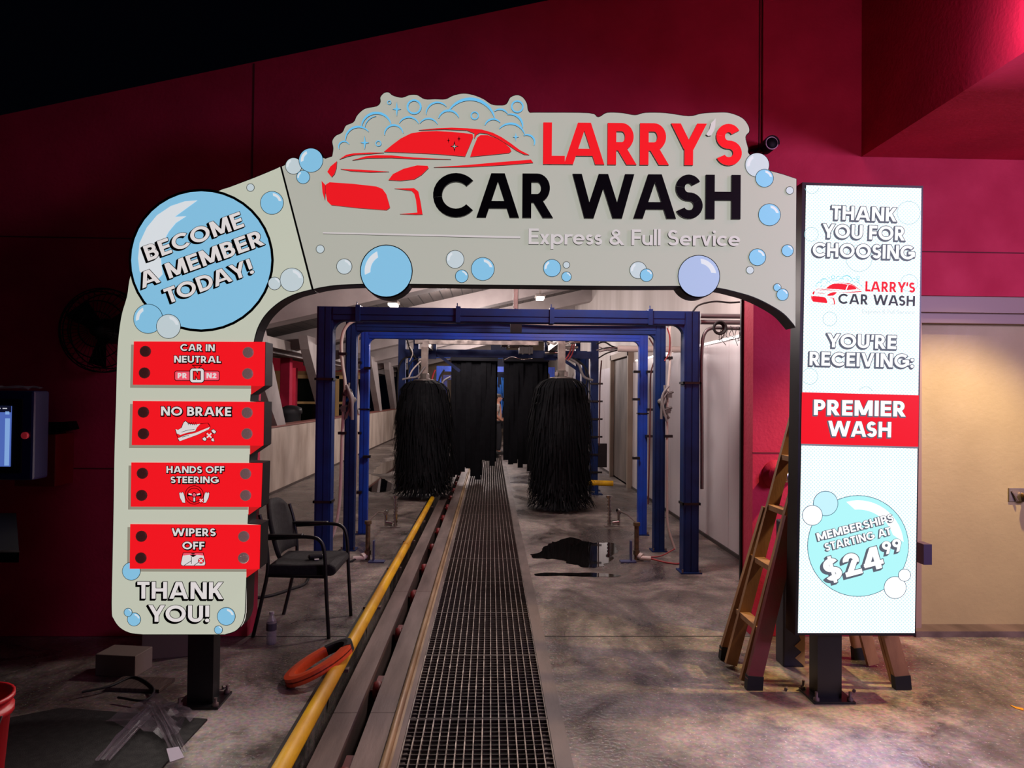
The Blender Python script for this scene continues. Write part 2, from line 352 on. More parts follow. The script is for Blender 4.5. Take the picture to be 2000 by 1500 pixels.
MB().lathe((tx_, ty_, 0), [(.16, 0), (.2, 1.16), (.225, 1.17), (.225, 1.24)], 20).build('can_body', mat('grey_plastic', (84, 86, 90), .5), tcn)
MB().lathe((tx_, ty_, 1.24), [(.22, 0), (.21, .05), (.1, .1), (.001, .11)], 20).build('lid', mat('grey_lid', (70, 72, 76), .5), tcn)

# ------------------------------------------------------------------ geometric letters (capital height 1), drawn as convex pieces
def glyph(ch, w, d=0.):
    h = w/2; H = h + d; out = []
    def S(x0, y0, x1, y1, k=1.):
        dx, dy = x1 - x0, y1 - y0; L = math.hypot(dx, dy); ux, uy = dx/L, dy/L; q = h*k + d
        x0 -= ux*d; y0 -= uy*d; x1 += ux*d; y1 += uy*d
        out.append([(x0 - uy*q, y0 + ux*q), (x0 + uy*q, y0 - ux*q), (x1 + uy*q, y1 - ux*q), (x1 - uy*q, y1 + ux*q)])
    def D(x0, y0, x1, y1, k=1.):
        m = (x1 - x0)/(y1 - y0); q = (h*k + d)*math.hypot(1, m); a, b = y0 - d, y1 + d
        xa, xb = x0 + m*(a - y0), x1 + m*(b - y1)
        out.append([(xa - q, a), (xa + q, a), (xb + q, b), (xb - q, b)])
    def A(cx, cy, rx, ry, a0, a1, k=1.):
        e = 0 if abs(a1 - a0) >= 360 else math.degrees(d/max(rx, .05))
        a0 -= e*(1 if a1 > a0 else -1); a1 += e*(1 if a1 > a0 else -1); n = max(4, int(abs(a1 - a0)/12)); q = h*k + d
        P = []
        for i in range(n + 1):
            a = R(a0 + (a1 - a0)*i/n); c, s = math.cos(a), math.sin(a)
            P.append(((cx + max(0, rx - q)*c, cy + max(0, ry - q)*s), (cx + (rx + q)*c, cy + (ry + q)*s)))
        for i in range(n): out.append([P[i][0], P[i][1], P[i + 1][1], P[i + 1][0]])
    def dot(x, y, r=None):
        r = (h*1.12 if r is None else r) + d
        out.append([(x + r*math.cos(R(a)), y + r*math.sin(R(a))) for a in range(0, 360, 24)])
    c = ch; X = .66
    if c == 'A': W = .94; D(h*1.1, 0, W/2 - .045, 1); D(W - h*1.1, 0, W/2 + .045, 1); S(.24, .29, W - .24, .29, .85)
    elif c == 'B':
        W = .64; m = .53; S(h, 0, h, 1); S(h, 1 - h, .32, 1 - h); S(h, m, .35, m, .9); S(h, h, .35, h)
        A(.32, (1 - h + m)/2, .6 - .32 - h, (1 - h - m)/2, -90, 90); A(.35, (h + m)/2, .64 - .35 - h, (m - h)/2, -90, 90)
    elif c == 'C': W = .88; A(.5, .5, .5 - h, .5 - h, 42, 318)
    elif c == 'D': W = .8; S(h, 0, h, 1); S(h, h, .33, h); S(h, 1 - h, .33, 1 - h); A(.33, .5, .8 - .33 - h, .5 - h, -90, 90)
    elif c == 'E': W = .56; S(h, 0, h, 1); S(h, h, W, h); S(h, .5, W - .03, .5); S(h, 1 - h, W, 1 - h)
    elif c == 'F': W = .53; S(h, 0, h, 1); S(h, .48, W - .03, .48); S(h, 1 - h, W, 1 - h)
    elif c == 'G': W = .98; A(.5, .5, .5 - h, .5 - h, 45, 345); S(.55, .46, .98 - h*.2, .46); S(.98 - h, .18, .98 - h, .5)
    elif c == 'H': W = .76; S(h, 0, h, 1); S(W - h, 0, W - h, 1); S(h, .52, W - h, .52)
    elif c == 'I': W = w; S(h, 0, h, 1)
    elif c == 'K': W = .72; S(h, 0, h, 1); D(h + .06, .36, W - h*1.5, 1); D(W - h*1.3, 0, .27, .62)
    elif c == 'L': W = .5; S(h, 0, h, 1); S(h, h, W, h)
    elif c == 'M': W = .96; S(h, 0, h, 1); S(W - h, 0, W - h, 1); D(W/2, .06, h*1.3, 1); D(W/2, .06, W - h*1.3, 1)
    elif c == 'N': W = .8; S(h, 0, h, 1); S(W - h, 0, W - h, 1); D(W - h*1.3, 0, h*1.3, 1)
    elif c == 'O': W = 1.; A(.5, .5, .5 - h, .5 - h, 0, 360)
    elif c in 'PR':
        W = .6; m = .44; S(h, 0, h, 1); S(h, 1 - h, .32, 1 - h); S(h, m, .32, m); A(.32, (1 - h + m)/2, .6 - .32 - h, (1 - h - m)/2, -90, 90)
        if c == 'R': W = .68; D(W - h*1.25, 0, .29, .46)
    elif c in 'S$':
        W = .6; r = (1 - w)/4; A(.29, 1 - h - r, .28 - h, r, 28, 272); A(.3, h + r, .3 - h, r, 92, -155)
        if c == '$': S(.3, -.1, .3, 1.1, .6)
    elif c == 'T': W = .6; S(W/2, 0, W/2, 1); S(0, 1 - h, W, 1 - h)
    elif c == 'U': W = .74; S(h, .35, h, 1); S(W - h, .35, W - h, 1); A(W/2, .36, W/2 - h, .36 - h, 180, 360)
    elif c == 'V': W = .86; D(W/2, 0, h*1.1, 1); D(W/2, 0, W - h*1.1, 1)
    elif c == 'W': W = 1.36; D(.37, 0, h*1.1, 1); D(.37, 0, .68, 1); D(.99, 0, .68, 1); D(.99, 0, W - h*1.1, 1)
    elif c == 'Y': W = .84; S(W/2, 0, W/2, .45); D(W/2, .38, h*1.2, 1); D(W/2, .38, W - h*1.2, 1)
    elif c == '!': W = w; S(h, .32, h, 1); dot(h, h*1.1)
    elif c == "'": W = w*.8; D(h*.7, .62, h*1.1, 1, .8)
    elif c == ':': W = w; dot(h, h*1.1); dot(h, .58)
    elif c == '2': W = .6; A(.3, .99 - h - .22, .29 - h, .22, -25, 180); D(h*1.5, w*.6, .6 - h*1.4, .68); S(0, h, W, h)
    elif c == '4': W = .7; S(.49, 0, .49, 1); S(0, .27, W, .27, .9); D(h*.9, .26, .46, 1)
    elif c == '9': W = .64; A(.32, .67, .32 - h, .33 - h, 0, 360); D(.27, 0, .6 - h, .56)
    elif c == '&': W = .82; A(.36, .77, .17, .23 - h, 0, 360, .85); A(.3, .28, .3 - h, .28 - h, 60, 355); D(.74, 0, .27, .66)
    elif c == 'e': W = X; A(.33, .33, .33 - h, .33 - h, 0, 318); S(h, .33, X - h*.4, .33, .8)
    elif c == 'x': W = .54; D(h*1.2, 0, W - h*1.2, X); D(W - h*1.2, 0, h*1.2, X)
    elif c == 'p': W = .7; S(h, -.3, h, X); A(.37, .33, .33 - h, .33 - h, 0, 360)
    elif c == 'r': W = .4; S(h, 0, h, X); A(.33, .40, .33 - h, .26 - h, 62, 180)
    elif c == 's': W = .42; r = (X - w)/4; A(.2, X - h - r, .2 - h, r, 25, 272); A(.21, h + r, .21 - h, r, 92, -155)
    elif c == 'u': W = .58; S(h, .28, h, X); S(W - h, 0, W - h, X); A(W/2, .28, W/2 - h, .28 - h, 180, 360)
    elif c == 'l': W = w; S(h, 0, h, 1.04)
    elif c == 'v': W = .58; D(W/2, 0, h*1.2, X); D(W/2, 0, W - h*1.2, X)
    elif c == 'i': W = w; S(h, 0, h, X); dot(h, .9)
    elif c == 'c': W = .58; A(.33, .33, .33 - h, .33 - h, 45, 315)
    else: W = .3
    return out, W
def text_px(s, p0, p1, cap, w=.21, d=0., gap=.11):
    """list (char, polygons in picture px); baseline from p0 to p1"""
    adv = []; x = 0
    for i, ch in enumerate(s):
        W = .34 if ch == ' ' else glyph(ch, w)[1]; adv.append(x); x += W + (gap if ch != ' ' else 0)
        nx = s[i + 1] if i + 1 < len(s) else ''
        if ch + nx in ('AY', 'LA', 'WA', 'AT', 'TO', 'YO', "Y'", 'AV', 'DA', 'TA', 'AS'): x -= .09
        if ch + nx in ('RY',): x -= .04
    n = x - gap; L = math.hypot(p1[0] - p0[0], p1[1] - p0[1]); e = ((p1[0] - p0[0])/L, (p1[1] - p0[1])/L); sx = L/n
    res = []
    for ch, ax in zip(s, adv):
        if ch == ' ': continue
        P = [[(p0[0] + e[0]*sx*(ax + a) + e[1]*cap*b, p0[1] + e[1]*sx*(ax + a) - e[0]*cap*b) for a, b in q] for q in glyph(ch, w, d)[0]]
        res.append((ch, P))
    return res
def hull(pts):
    pts = sorted(set((round(a, 3), round(b, 3)) for a, b in pts))
    def half(ps):
        o = []
        for p in ps:
            while len(o) > 1 and (o[-1][0] - o[-2][0])*(p[1] - o[-2][1]) - (o[-1][1] - o[-2][1])*(p[0] - o[-2][0]) <= 0: o.pop()
            o.append(p)
        return o
    a = half(pts); b = half(pts[::-1]); return a[:-1] + b[:-1]
def sweep(q, v): return hull(q + [(a + v[0], b + v[1]) for a, b in q])
def circ(cx, cy, r, n=40, ry=None, a0=0, a1=360):
    ry = r if ry is None else ry
    return [(cx + r*math.cos(R(a0 + (a1 - a0)*i/n)), cy - ry*math.sin(R(a0 + (a1 - a0)*i/n))) for i in range(n if a1 - a0 == 360 else n + 1)]
class Board:
    """graphics on a flat vertical board that faces the camera at depth Y"""
    def __init__(s, Y): s.Y = Y
    def at(s, p, off): q = onY(p[0], p[1], s.Y); return Vector((q.x, s.Y - off, q.z))
    def flat(s, mb, pts, off):
        off += (len(mb.f) % 64)*8e-6
        mb.poly([s.at(p, off) for p in pts]); return mb
    def solid(s, mb, pts, off0, off1, caps=(True, True)):
        mb.prism([s.at(p, off1) for p in pts], (0, off1 - off0, 0), caps); return mb
    def ring(s, mb, cx, cy, r, t, off, n=40, ry=None):
        ry = r if ry is None else ry
        o, i = circ(cx, cy, r, n, ry), circ(cx, cy, r - t, n, ry - t)
        for k in range(n): s.flat(mb, [o[k], o[(k + 1) % n], i[(k + 1) % n], i[k]], off)
        return mb
    def block_text(s, lines, parent, w, colors, d=.05, vec=(-2, 2), off=.002, name='lettering'):
        """white printed letters with a dark block shade, one mesh per block of writing"""
        mb = MB()
        for (t, p0, p1, cap) in lines:
            mb.cur = 0
            for ch, P in text_px(t, p0, p1, cap, w, d):
                for q in P: s.flat(mb, sweep(q, vec), off)
            mb.cur = 1
            for ch, P in text_px(t, p0, p1, cap, w): 
                for q in P: s.flat(mb, q, off + .0008)
        return mb.build(name, colors, parent)

# ------------------------------------------------------------------ the arch sign
SY = 3.68
B = Board(SY); DEP = .12
FACE_A = ink((205, 209, 190), .80); FACE_B = ink((193, 194, 181), .76)
INK_W = ink((236, 230, 228), .8); INK_RED = ink((245, 24, 34), .92); INK_DKRED = ink((206, 30, 34), .8); INK_GREY = ink((152, 148, 132), .8)
BUB = ink((140, 203, 236), .82); PALE = ink((205, 220, 224), .8); LAV = ink((178, 198, 232), .8); SHINE = ink((226, 232, 236), .85)
base = onZ(395, 1373)
arch = thing('arch_sign', 'large glowing arch sign over the tunnel mouth, its tall left leg on a black post', 'sign', (base.x, SY + .07, 0))
circle_big = circ(394, 509, 141, 56, 139)
col_out = [(548, 325), (500, 345), (450, 364), (420, 376), (330, 430), (262, 520), (247, 580), (236, 620), (229, 680), (226, 780), (223, 880), (221, 1000), (219, 1100), (217.5, 1190), (222, 1210), (235, 1227), (255, 1237), (280, 1240), (440, 1240),
           (462, 1232), (475, 1216), (480, 1197), (482.5, 1128), (508, 1110), (510, 1024), (485, 1022), (486, 1005), (511, 989), (514, 904), (488, 903), (489, 888), (515.6, 870), (517, 785), (490, 783), (491, 771), (518, 753), (519, 668), (497, 667),
           (505, 640), (520, 615), (545, 592), (575, 576), (610, 566)]
hdr_out = [(549.5, 325), (585, 309), (612, 300), (636, 309), (648, 305), (650, 290), (648, 276), (655, 265), (668, 258), (675, 245), (690, 238), (697, 225), (712, 212), (735, 207), (742, 200), (742, 190), (750, 181), (760, 180), (768, 186), (785, 190), (800, 185), (815, 185),
           (830, 193), (850, 193), (870, 193), (885, 186), (905, 182), (925, 185), (945, 193), (960, 203), (975, 205), (988, 203), (996, 190), (1010, 185), (1022, 190), (1030, 202), (1034, 218), (1050, 219), (1150, 220), (1168, 228), (1185, 219.5), (1215, 220), (1240, 224),
           (1260, 219.5), (1300, 220), (1345, 226), (1370, 221), (1400, 219), (1425, 220), (1450, 230), (1462, 245), (1464, 258), (1457, 268), (1462, 290), (1465, 302), (1500, 326), (1504, 333), (1530, 340), (1556, 349), (1553.5, 640),
           (1530, 614), (1500, 595), (1470, 581), (1440, 572), (1405, 564), (1364, 560), (1325, 560), (1200, 560), (1000, 558), (805, 556), (755, 556), (705, 556), (660, 558), (630, 562), (612, 566)]
def smooth(p, n=5): return [(v.x, v.y) for v in curve([(a, b, 0) for a, b in p], n)]
i_ = col_out.index((482.5, 1128)); k_ = col_out.index((497, 667))
j_ = col_out.index((255, 1237)); m_ = col_out.index((440, 1240))
col_out = smooth(col_out[:j_ + 2]) + smooth(col_out[m_:i_]) + col_out[i_:k_] + smooth(col_out[k_:])
i_ = hdr_out.index((1500, 326)); k_ = hdr_out.index((1553.5, 640)); g_ = hdr_out.index((648, 305))
hdr_out = hdr_out[:g_] + smooth(hdr_out[g_:i_ + 1], 4) + hdr_out[i_ + 1:k_] + smooth(hdr_out[k_:])
cb = MB(); B.solid(cb, col_out, 0, -DEP); B.solid(cb, circ(394, 509, 142.5, 56, 140.5), -.004, -DEP)
cb.build('cabinet', BLACK_METAL, arch, 'black sided box of the tall left leg')
hb = MB(); B.solid(hb, hdr_out, 0, -DEP)
for c in ((755, 530, 52), (1364, 540, 42), (1478, 323, 25), (1492, 349, 19), (574, 325, 18), (608, 314, 25)): B.solid(hb, circ(*c), -.004, -DEP)
hb.build('cabinet', BLACK_METAL, arch, 'black sided box of the wide top')
def inset(pts, k):
    """outline moved inward by k px"""
    n = len(pts); ar = sum(pts[i][0]*pts[(i + 1) % n][1] - pts[(i + 1) % n][0]*pts[i][1] for i in range(n)); sg = 1 if ar > 0 else -1; o = []
    for i in range(n):
        a, b, c = pts[i - 1], pts[i], pts[(i + 1) % n]
        u = (b[0] - a[0], b[1] - a[1]); v = (c[0] - b[0], c[1] - b[1]); lu, lv = math.hypot(*u), math.hypot(*v)
        nx, ny = -(u[1]/lu + v[1]/lv)*sg, (u[0]/lu + v[0]/lv)*sg; L = max(.5, math.hypot(nx, ny)); o.append((b[0] + nx/L*k, b[1] + ny/L*k))
    return o
fa = MB(); B.flat(fa, inset(col_out, 1.5), .003); fa.build('face_panel', FACE_A, arch, 'pale lit face of the tall left leg')
fb = MB(); B.flat(fb, inset(hdr_out, 1.5), .003); fb.build('face_panel', FACE_B, arch, 'pale grey lit face of the wide top')
pw = .065
MB().mm((base.x - pw, SY + .02, .012), (base.x + pw, SY + .11, .55)).build('post', BLACK_METAL, arch)
MB().mm((base.x - .11, SY - .03, 0), (base.x + .11, SY + .17, .012)).build('base_plate', BLACK_METAL, arch)
for dx, dy in ((-.09, -.01), (.09, -.01), (.09, .15), (-.09, .15)):
    MB().lathe((base.x + dx, SY + dy, .012), [(.016, 0), (.016, .014), (.008, .016), (.008, .04)], 8).build('anchor_bolt', STEEL, arch)
# the far leg of the wide top, tied to the screen post behind it
def bubble(b, cx, cy, r, m, off, parent, hl='L', big=False, ry=None):
    mb = MB(); ry = r if ry is None else ry
    mb.cur = 1; b.flat(mb, circ(cx, cy, r, 40, ry), off)
    t = max(1.0, r*.035); mb.cur = 0; b.flat(mb, circ(cx, cy, r - t, 40, ry - t), off + .0006)
    mb.cur = 2
    if hl:
        a0, a1 = (115, 190) if hl == 'L' else (10, 85)
        o = circ(cx, cy, r*.82, 14, a0=a0, a1=a1, ry=ry*.82); i = circ(cx, cy, r*.60, 14, a0=a0 + 6, a1=a1 - 6, ry=ry*.60)
        for k in range(14): b.flat(mb, [o[k], o[k + 1], i[k + 1], i[k]], off + .0012)
    return mb.build('bubble', [m, BLK, SHINE], parent)
HD = [(574, 325, 16.5, PALE, 'L'), (608, 314, 24, BUB, 'L'), (593, 347, 13.5, BUB, 'L'), (626, 487, 8.5, PALE, None), (673, 521, 15.5, PALE, 'R'), (755, 530, 51.5, BUB, 'L'), (889, 507, 18, PALE, 'L'), (902, 540, 13, BUB, 'R'), (943, 526, 23, BUB, 'R'),
      (1078, 524, 17.5, BUB, 'L'), (1106, 518, 7, PALE, None), (1106, 541, 10, BUB, 'R'), (1246, 528, 17, PALE, 'L'), (1262, 538, 13, BUB, 'R'), (1364, 540, 41.5, LAV, 'R'), (1478, 323, 24, PALE, 'L'), (1492, 349, 18, BUB, 'R'), (1541, 373, 8, PALE, None),
      (1502, 420, 22, BUB, 'R'), (1537, 490, 12, BUB, 'R'), (1478, 503, 17, BUB, 'R'), (1464, 528, 8, PALE, None), (1517, 562, 8, BUB, 'R'), (1527, 576, 12, BUB, 'R'),
      (490, 367, 8, PALE, None), (532, 397, 23, BUB, 'R'), (571, 547, 23.5, PALE, 'R'), (537, 554, 13, PALE, 'R'), (258, 1115, 18, BUB, None), (252, 1195, 8.5, BUB, 'R'), (263, 1209, 13.5, BUB, 'R'), (443, 1203, 18, BUB, 'R'), (428, 1229, 8.5, BUB, 'R')]
for i, (cx, cy, r, m, hl) in enumerate(HD): bubble(B, cx, cy, r, m, .006 + .0015*(i % 3), arch, hl)
big = bubble(B, 394, 509, 141.5, BUB, .006, arch, None, ry=139.5); big['label'] = 'large blue bubble that carries the membership offer'
sh = MB(); B.flat(sh, [(387, 392), (362, 394), (335, 403), (308, 421), (288, 445), (274, 475), (271, 505), (274, 530), (288, 547), (307, 549), (319, 536), (317, 520), (315, 497), (321, 472), (331, 453), (345, 436), (365, 423), (343, 424)], .0075)
sh.build('shine_mark', SHINE, big)
for i, c in enumerate(((291, 623, 29, BUB, 'L'), (331, 638, 24, PALE, 'R'))): bubble(B, *c[:4], .0085 + .0025*i, arch, c[4])
B.block_text([('BECOME', (291, 511), (479, 443), 30.5), ('A MEMBER', (280, 564), (519, 478), 30.5), ('TODAY!', (330, 594), (498, 534), 30)], big, .195, [BLK, INK_W], .03, (-3.6, 3.0), .009)
B.block_text([('THANK', (270, 1168), (438, 1169), 33), ('YOU!', (291, 1213), (410, 1214), 32.5)], arch, .195, [BLK, INK_W], .028, (-3.0, 3.2), .009)
# the four red boards with their bolt heads, writing and picture signs
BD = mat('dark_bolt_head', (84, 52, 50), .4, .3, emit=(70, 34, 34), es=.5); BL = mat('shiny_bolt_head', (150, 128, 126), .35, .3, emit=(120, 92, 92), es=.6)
def red_board(q, fold, bolts, label):
    mb = MB(); mb.cur = 1; B.flat(mb, [(a - 6, b + 6) for a, b in (q[0], q[3])][0:1] + [(q[1][0] - 26, q[1][1] + 6), (q[2][0] - 26, q[2][1] + 6), (q[3][0] - 6, q[3][1] + 6)], .0045)
    mb.cur = 2; B.flat(mb, [(q[2][0] - 26, q[2][1] - 2), (q[2][0], q[2][1] - 1), fold, (fold[0], q[2][1])], .0055)
    mb.cur = 0; B.flat(mb, q, .0085)
    o = mb.build('red_board', [INK_RED, INK_GREY, INK_DKRED], arch, label)
    for k, (x, y) in enumerate(bolts):
        c = B.at((x, y), .0085); m_ = MB(); m_.lathe(c, [(.0285, 0), (.0285, .003), (.025, .007), (.016, .010), (.001, .011)], 16, 'Y')
        for a in range(0, 360, 60): m_.box(c + Vector((.013*math.cos(R(a + 20)), -.010, .013*math.sin(R(a + 20)))), (.009, .004, .004), Matrix.Rotation(-R(a + 50), 3, 'Y'))
        m_.build('bolt_head', BD if k < 2 else BL, o)
    return o
b1 = red_board([(263, 667), (519, 668), (518, 753.5), (261, 751.5)], (491, 771), [(285.7, 686.5), (284, 728.5), (486, 688.6), (485, 730)], 'red board about putting the car in neutral')
b2 = red_board([(261, 783), (517, 785), (515.6, 870), (259, 869)], (489, 888), [(282, 805), (282, 847), (484, 806), (483.6, 847)], 'red board about not braking')
b3 = red_board([(258, 903), (514, 904), (511, 989.5), (257, 989)], (486, 1006), [(280, 924), (278.5, 967), (481, 925), (481, 967)], 'red board about hands off the wheel')
b4 = red_board([(256, 1023), (510, 1024.5), (508, 1110.5), (255, 1110)], (482, 1128), [(278, 1046.7), (277, 1089), (477.4, 1047), (477, 1089)], 'red board about switching the wipers off')
def blk(lines, par): B.block_text(lines, par, .205, [BLK, INK_W], .07, (.6, 1.2), .010)
blk([('CAR IN', (354, 685.5), (421, 686.3), 13.3), ('NEUTRAL', (342, 708.3), (433, 709), 13.3)], b1)
blk([('NO BRAKE', (316.5, 811.5), (453, 812.6), 17.5)], b2)
blk([('HANDS OFF', (327, 923.3), (439.5, 923.6), 13.3), ('STEERING', (335, 943), (429, 943.2), 13)], b3)
blk([('WIPERS', (337, 1046), (423, 1046.3), 15), ('OFF', (358, 1072), (401, 1072.3), 15)], b4)
def rrect(x0, y0, x1, y1, r): 
    o = []
    for cx, cy, a in ((x1 - r, y0 + r, 0), (x0 + r, y0 + r, 90), (x0 + r, y1 - r, 180), (x1 - r, y1 - r, 270)): o += circ(cx, cy, r, 5, a0=a, a1=a + 90)
    return o
def c4(x, y): return (200 + x/4.689, 640 + y/4.689)
def c5(x, y): return (200 + x/3.947, 880 + y/3.947)
def shapes(b, parent, layers, mats, name, off=.0105):
    """layers: (material index, polygon list); each later layer lies a little in front"""
    mb = MB()
    for k, (mi, pl) in enumerate(layers):
        mb.cur = mi
        for p in pl: b.flat(mb, p, off + .0004*k)
    return mb.build(name, mats, parent)
def stroke(pts, wd):
    o = []
    for (x0, y0), (x1, y1) in zip(pts, pts[1:]):
        L = math.hypot(x1 - x0, y1 - y0) or 1; ux, uy = (x1 - x0)/L*wd/2, (y1 - y0)/L*wd/2
        o.append([(x0 - uy - ux, y0 + ux - uy), (x0 + uy - ux, y0 - ux - uy), (x1 + uy + ux, y1 - ux + uy), (x1 - uy + ux, y1 + ux + uy)])
    return o
PM = [BLK, INK_W, INK_RED, ink((250, 90, 110), .85)]
def tx(s, p0, p1, cap, w=.23, d=0): return [q for c, P in text_px(s, p0, p1, cap, w, d) for q in P]
def xbadge(cx, cy, r):
    return [(0, [circ(cx, cy, r, 20)]), (2, [circ(cx, cy, r - .8, 20)]), (1, stroke([(cx - r*.42, cy - r*.42), (cx + r*.42, cy + r*.42)], r*.34) + stroke([(cx - r*.42, cy + r*.42), (cx + r*.42, cy - r*.42)], r*.34))]
x0, y0 = c4(668, 395); x1, y1 = c4(1082, 487); nx0, ny0 = c4(810, 372); nx1, ny1 = c4(940, 505)
shapes(B, b1, [(0, [rrect(x0, y0, x1, y1, 4)]), (3, [rrect(x0 + 1.3, y0 + 1.3, x1 - 1.3, y1 - 1.3, 3)]), (1, tx('PR', c4(698, 464), c4(783, 464), 10.5, .24) + tx('N2', c4(962, 464), c4(1052, 464), 10.5, .24)),
    (0, [rrect(nx0 - .6, ny0 - .6, nx1 + .6, ny1 + .6, 6), [c4(826, 341), c4(926, 341), c4(877, 388)]]), (2, [[c4(840, 348), c4(912, 348), c4(877, 378)]]), (1, [rrect(nx0 + .8, ny0 + .8, nx1 - .8, ny1 - .8, 5)]),
    (0, tx('N', c4(843, 474), c4(905, 474), 15.5, .25, .07)), (2, tx('N', c4(845, 473), c4(903, 473), 15, .24))], PM, 'gear_pictogram')
shoe = [(678, 928), (700, 936), (735, 915), (752, 870), (768, 855), (800, 880), (850, 886), (905, 880), (872, 915), (858, 945), (770, 965), (722, 982), (690, 968)]
toe = [(905, 882), (972, 874), (992, 903), (860, 943), (874, 915)]
sole = [(700, 1012), (762, 985), (860, 962), (992, 908), (984, 928), (882, 978), (716, 1038)]; heel = [(690, 972), (722, 984), (758, 968), (800, 962), (755, 985), (702, 1005)]
def grow(p, k):
    cx = sum(a for a, b in p)/len(p); cy = sum(b for a, b in p)/len(p)
    return [(cx + (a - cx)*(1 + k/max(1, math.hypot(a - cx, b - cy))), cy + (b - cy)*(1 + k/max(1, math.hypot(a - cx, b - cy)))) for a, b in p]
def C4(p): return [c4(*q) for q in p]
laces = [q for i in range(5) for q in stroke([c4(790 + i*18, 866), c4(798 + i*18, 890)], .9)]
wr = [[(1005, 940), (1025, 930), (1048, 950), (1038, 968), (1020, 962)], [(925, 1012), (945, 1000), (962, 1018), (950, 1035), (930, 1028)], [(1005, 1015), (1025, 1012), (1032, 1040), (1008, 1036)]]
shapes(B, b2, [(0, [C4(grow(p, 6)) for p in (shoe, toe, sole, heel, *wr)]), (1, [C4(shoe), C4(sole), *[C4(p) for p in wr]]), (2, [C4(toe), C4(heel)]), (0, laces + stroke([c4(735, 955), c4(790, 938), c4(850, 930)], .8) + stroke([c4(740, 1000), c4(800, 985)], .9))] + xbadge(*c4(987, 986), 8), PM, 'shoe_pictogram')
sx_, sy_ = c5(715, 340)
def ringp(cx, cy, r, t, n=32): 
    o, i = circ(cx, cy, r, n), circ(cx, cy, r - t, n); return [[o[k], o[(k + 1) % n], i[(k + 1) % n], i[k]] for k in range(n)]
def hand_sign(s):
    f = lambda x, y: c5(715 + s*(x - 715), y)
    return [f(600, 328), f(607, 318), (f(614, 330)), f(618, 322), f(626, 318), f(634, 332), f(640, 352), f(645, 400), f(625, 398), f(606, 362)]
shapes(B, b3, [(0, ringp(sx_, sy_, 18.5, 1.2) + ringp(sx_, sy_, 14, 1.2) + [grow(hand_sign(1), 1), grow(hand_sign(-1), 1)] + stroke([c5(672, 340), c5(760, 340)], 5.4) + stroke([c5(715, 340), c5(715, 388)], 5.4)),
    (1, [hand_sign(1), hand_sign(-1)] + stroke([c5(677, 333), c5(700, 338)], 3) + stroke([c5(730, 338), c5(754, 333)], 3) + stroke([c5(715, 360), c5(715, 384)], 3)), (0, [circ(sx_, sy_, 5, 18)]), (3, [circ(sx_, sy_, 3.6, 18)])] + xbadge(*c5(770, 382), 5.5), PM, 'steering_pictogram')
ws = [(627, 783), (786, 783), (804, 868), (798, 882), (785, 886), (626, 886), (614, 882), (610, 868)]
shapes(B, b4, [(0, [[c5(*p) for p in ws]]), (3, [[c5(*p) for p in ((631, 787), (782, 787), (786, 806), (706, 800), (627, 806))]]),
    (1, [[c5(*p) for p in ((627, 806), (680, 800), (706, 818), (735, 800), (787, 806), (800, 866), (794, 880), (784, 882), (628, 882), (617, 878), (614, 866))]]), (0, stroke([c5(694, 815), c5(694, 868)], 1.1) + stroke([c5(694, 845), c5(640, 880)], 1.0) + stroke([c5(765, 845), c5(715, 880)], 1.0) + [[c5(*p) for p in ((692, 788), (720, 788), (716, 796), (696, 796))]])] + xbadge(*c5(768, 845), 5.8), PM, 'wiper_pictogram')

# raised writing and the car emblem on the wide top
RL_RED = ink((238, 28, 36), .92); RL_BLK = mat('black_acrylic', (7, 8, 13), .55, spec=.25); RL_WHT = ink((216, 210, 208), .8); RL_SIDE = mat('letter_side', (52, 50, 48), .6); SKY = ink((112, 200, 246), .85)
def raised(s, p0, p1, cap, w, m, skip=()):
    for i, (ch, P) in enumerate(text_px(s, p0, p1, cap, w, 0, .065)):
        mb = MB()
        if ch == "'": P = [[(1000 + x/3, 160 + y/3) for x, y in q] for q in ([(1186, 222), (1160, 250), (1150, 285), (1184, 262)], [(1184, 262), (1150, 285), (1130, 316), (1142, 325), (1160, 322), (1178, 292)])]
        for q in P:
            mb.cur = 1; B.solid(mb, q, .004, .021, (False, False)); mb.cur = 0; B.flat(mb, q, .0212)
        o = mb.build('letter', [m if ch not in skip else RL_WHT, RL_SIDE], arch)
raised("LARRY'S", (1060, 323), (1446, 326), 81, .2, RL_RED, ("'",))
raised('CAR WASH', (846, 426), (1443.5, 430), 86, .195, RL_BLK)
raised('Express & Full Service', (1032, 478.5), (1443, 482.5), 30.5, .155, RL_WHT)
ul = MB(); ul.cur = 1; B.solid(ul, [(632, 454.6), (1016, 463), (1016, 467), (632, 457.6)], .004, .016, (False, False)); ul.cur = 0; B.flat(ul, [(632, 454.6), (1016, 463), (1016, 467), (632, 457.6)], .0162)
ul.build('underline', [RL_WHT, RL_SIDE], arch)
def c1(x, y): return (560 + x/3.409, 160 + y/3.409)
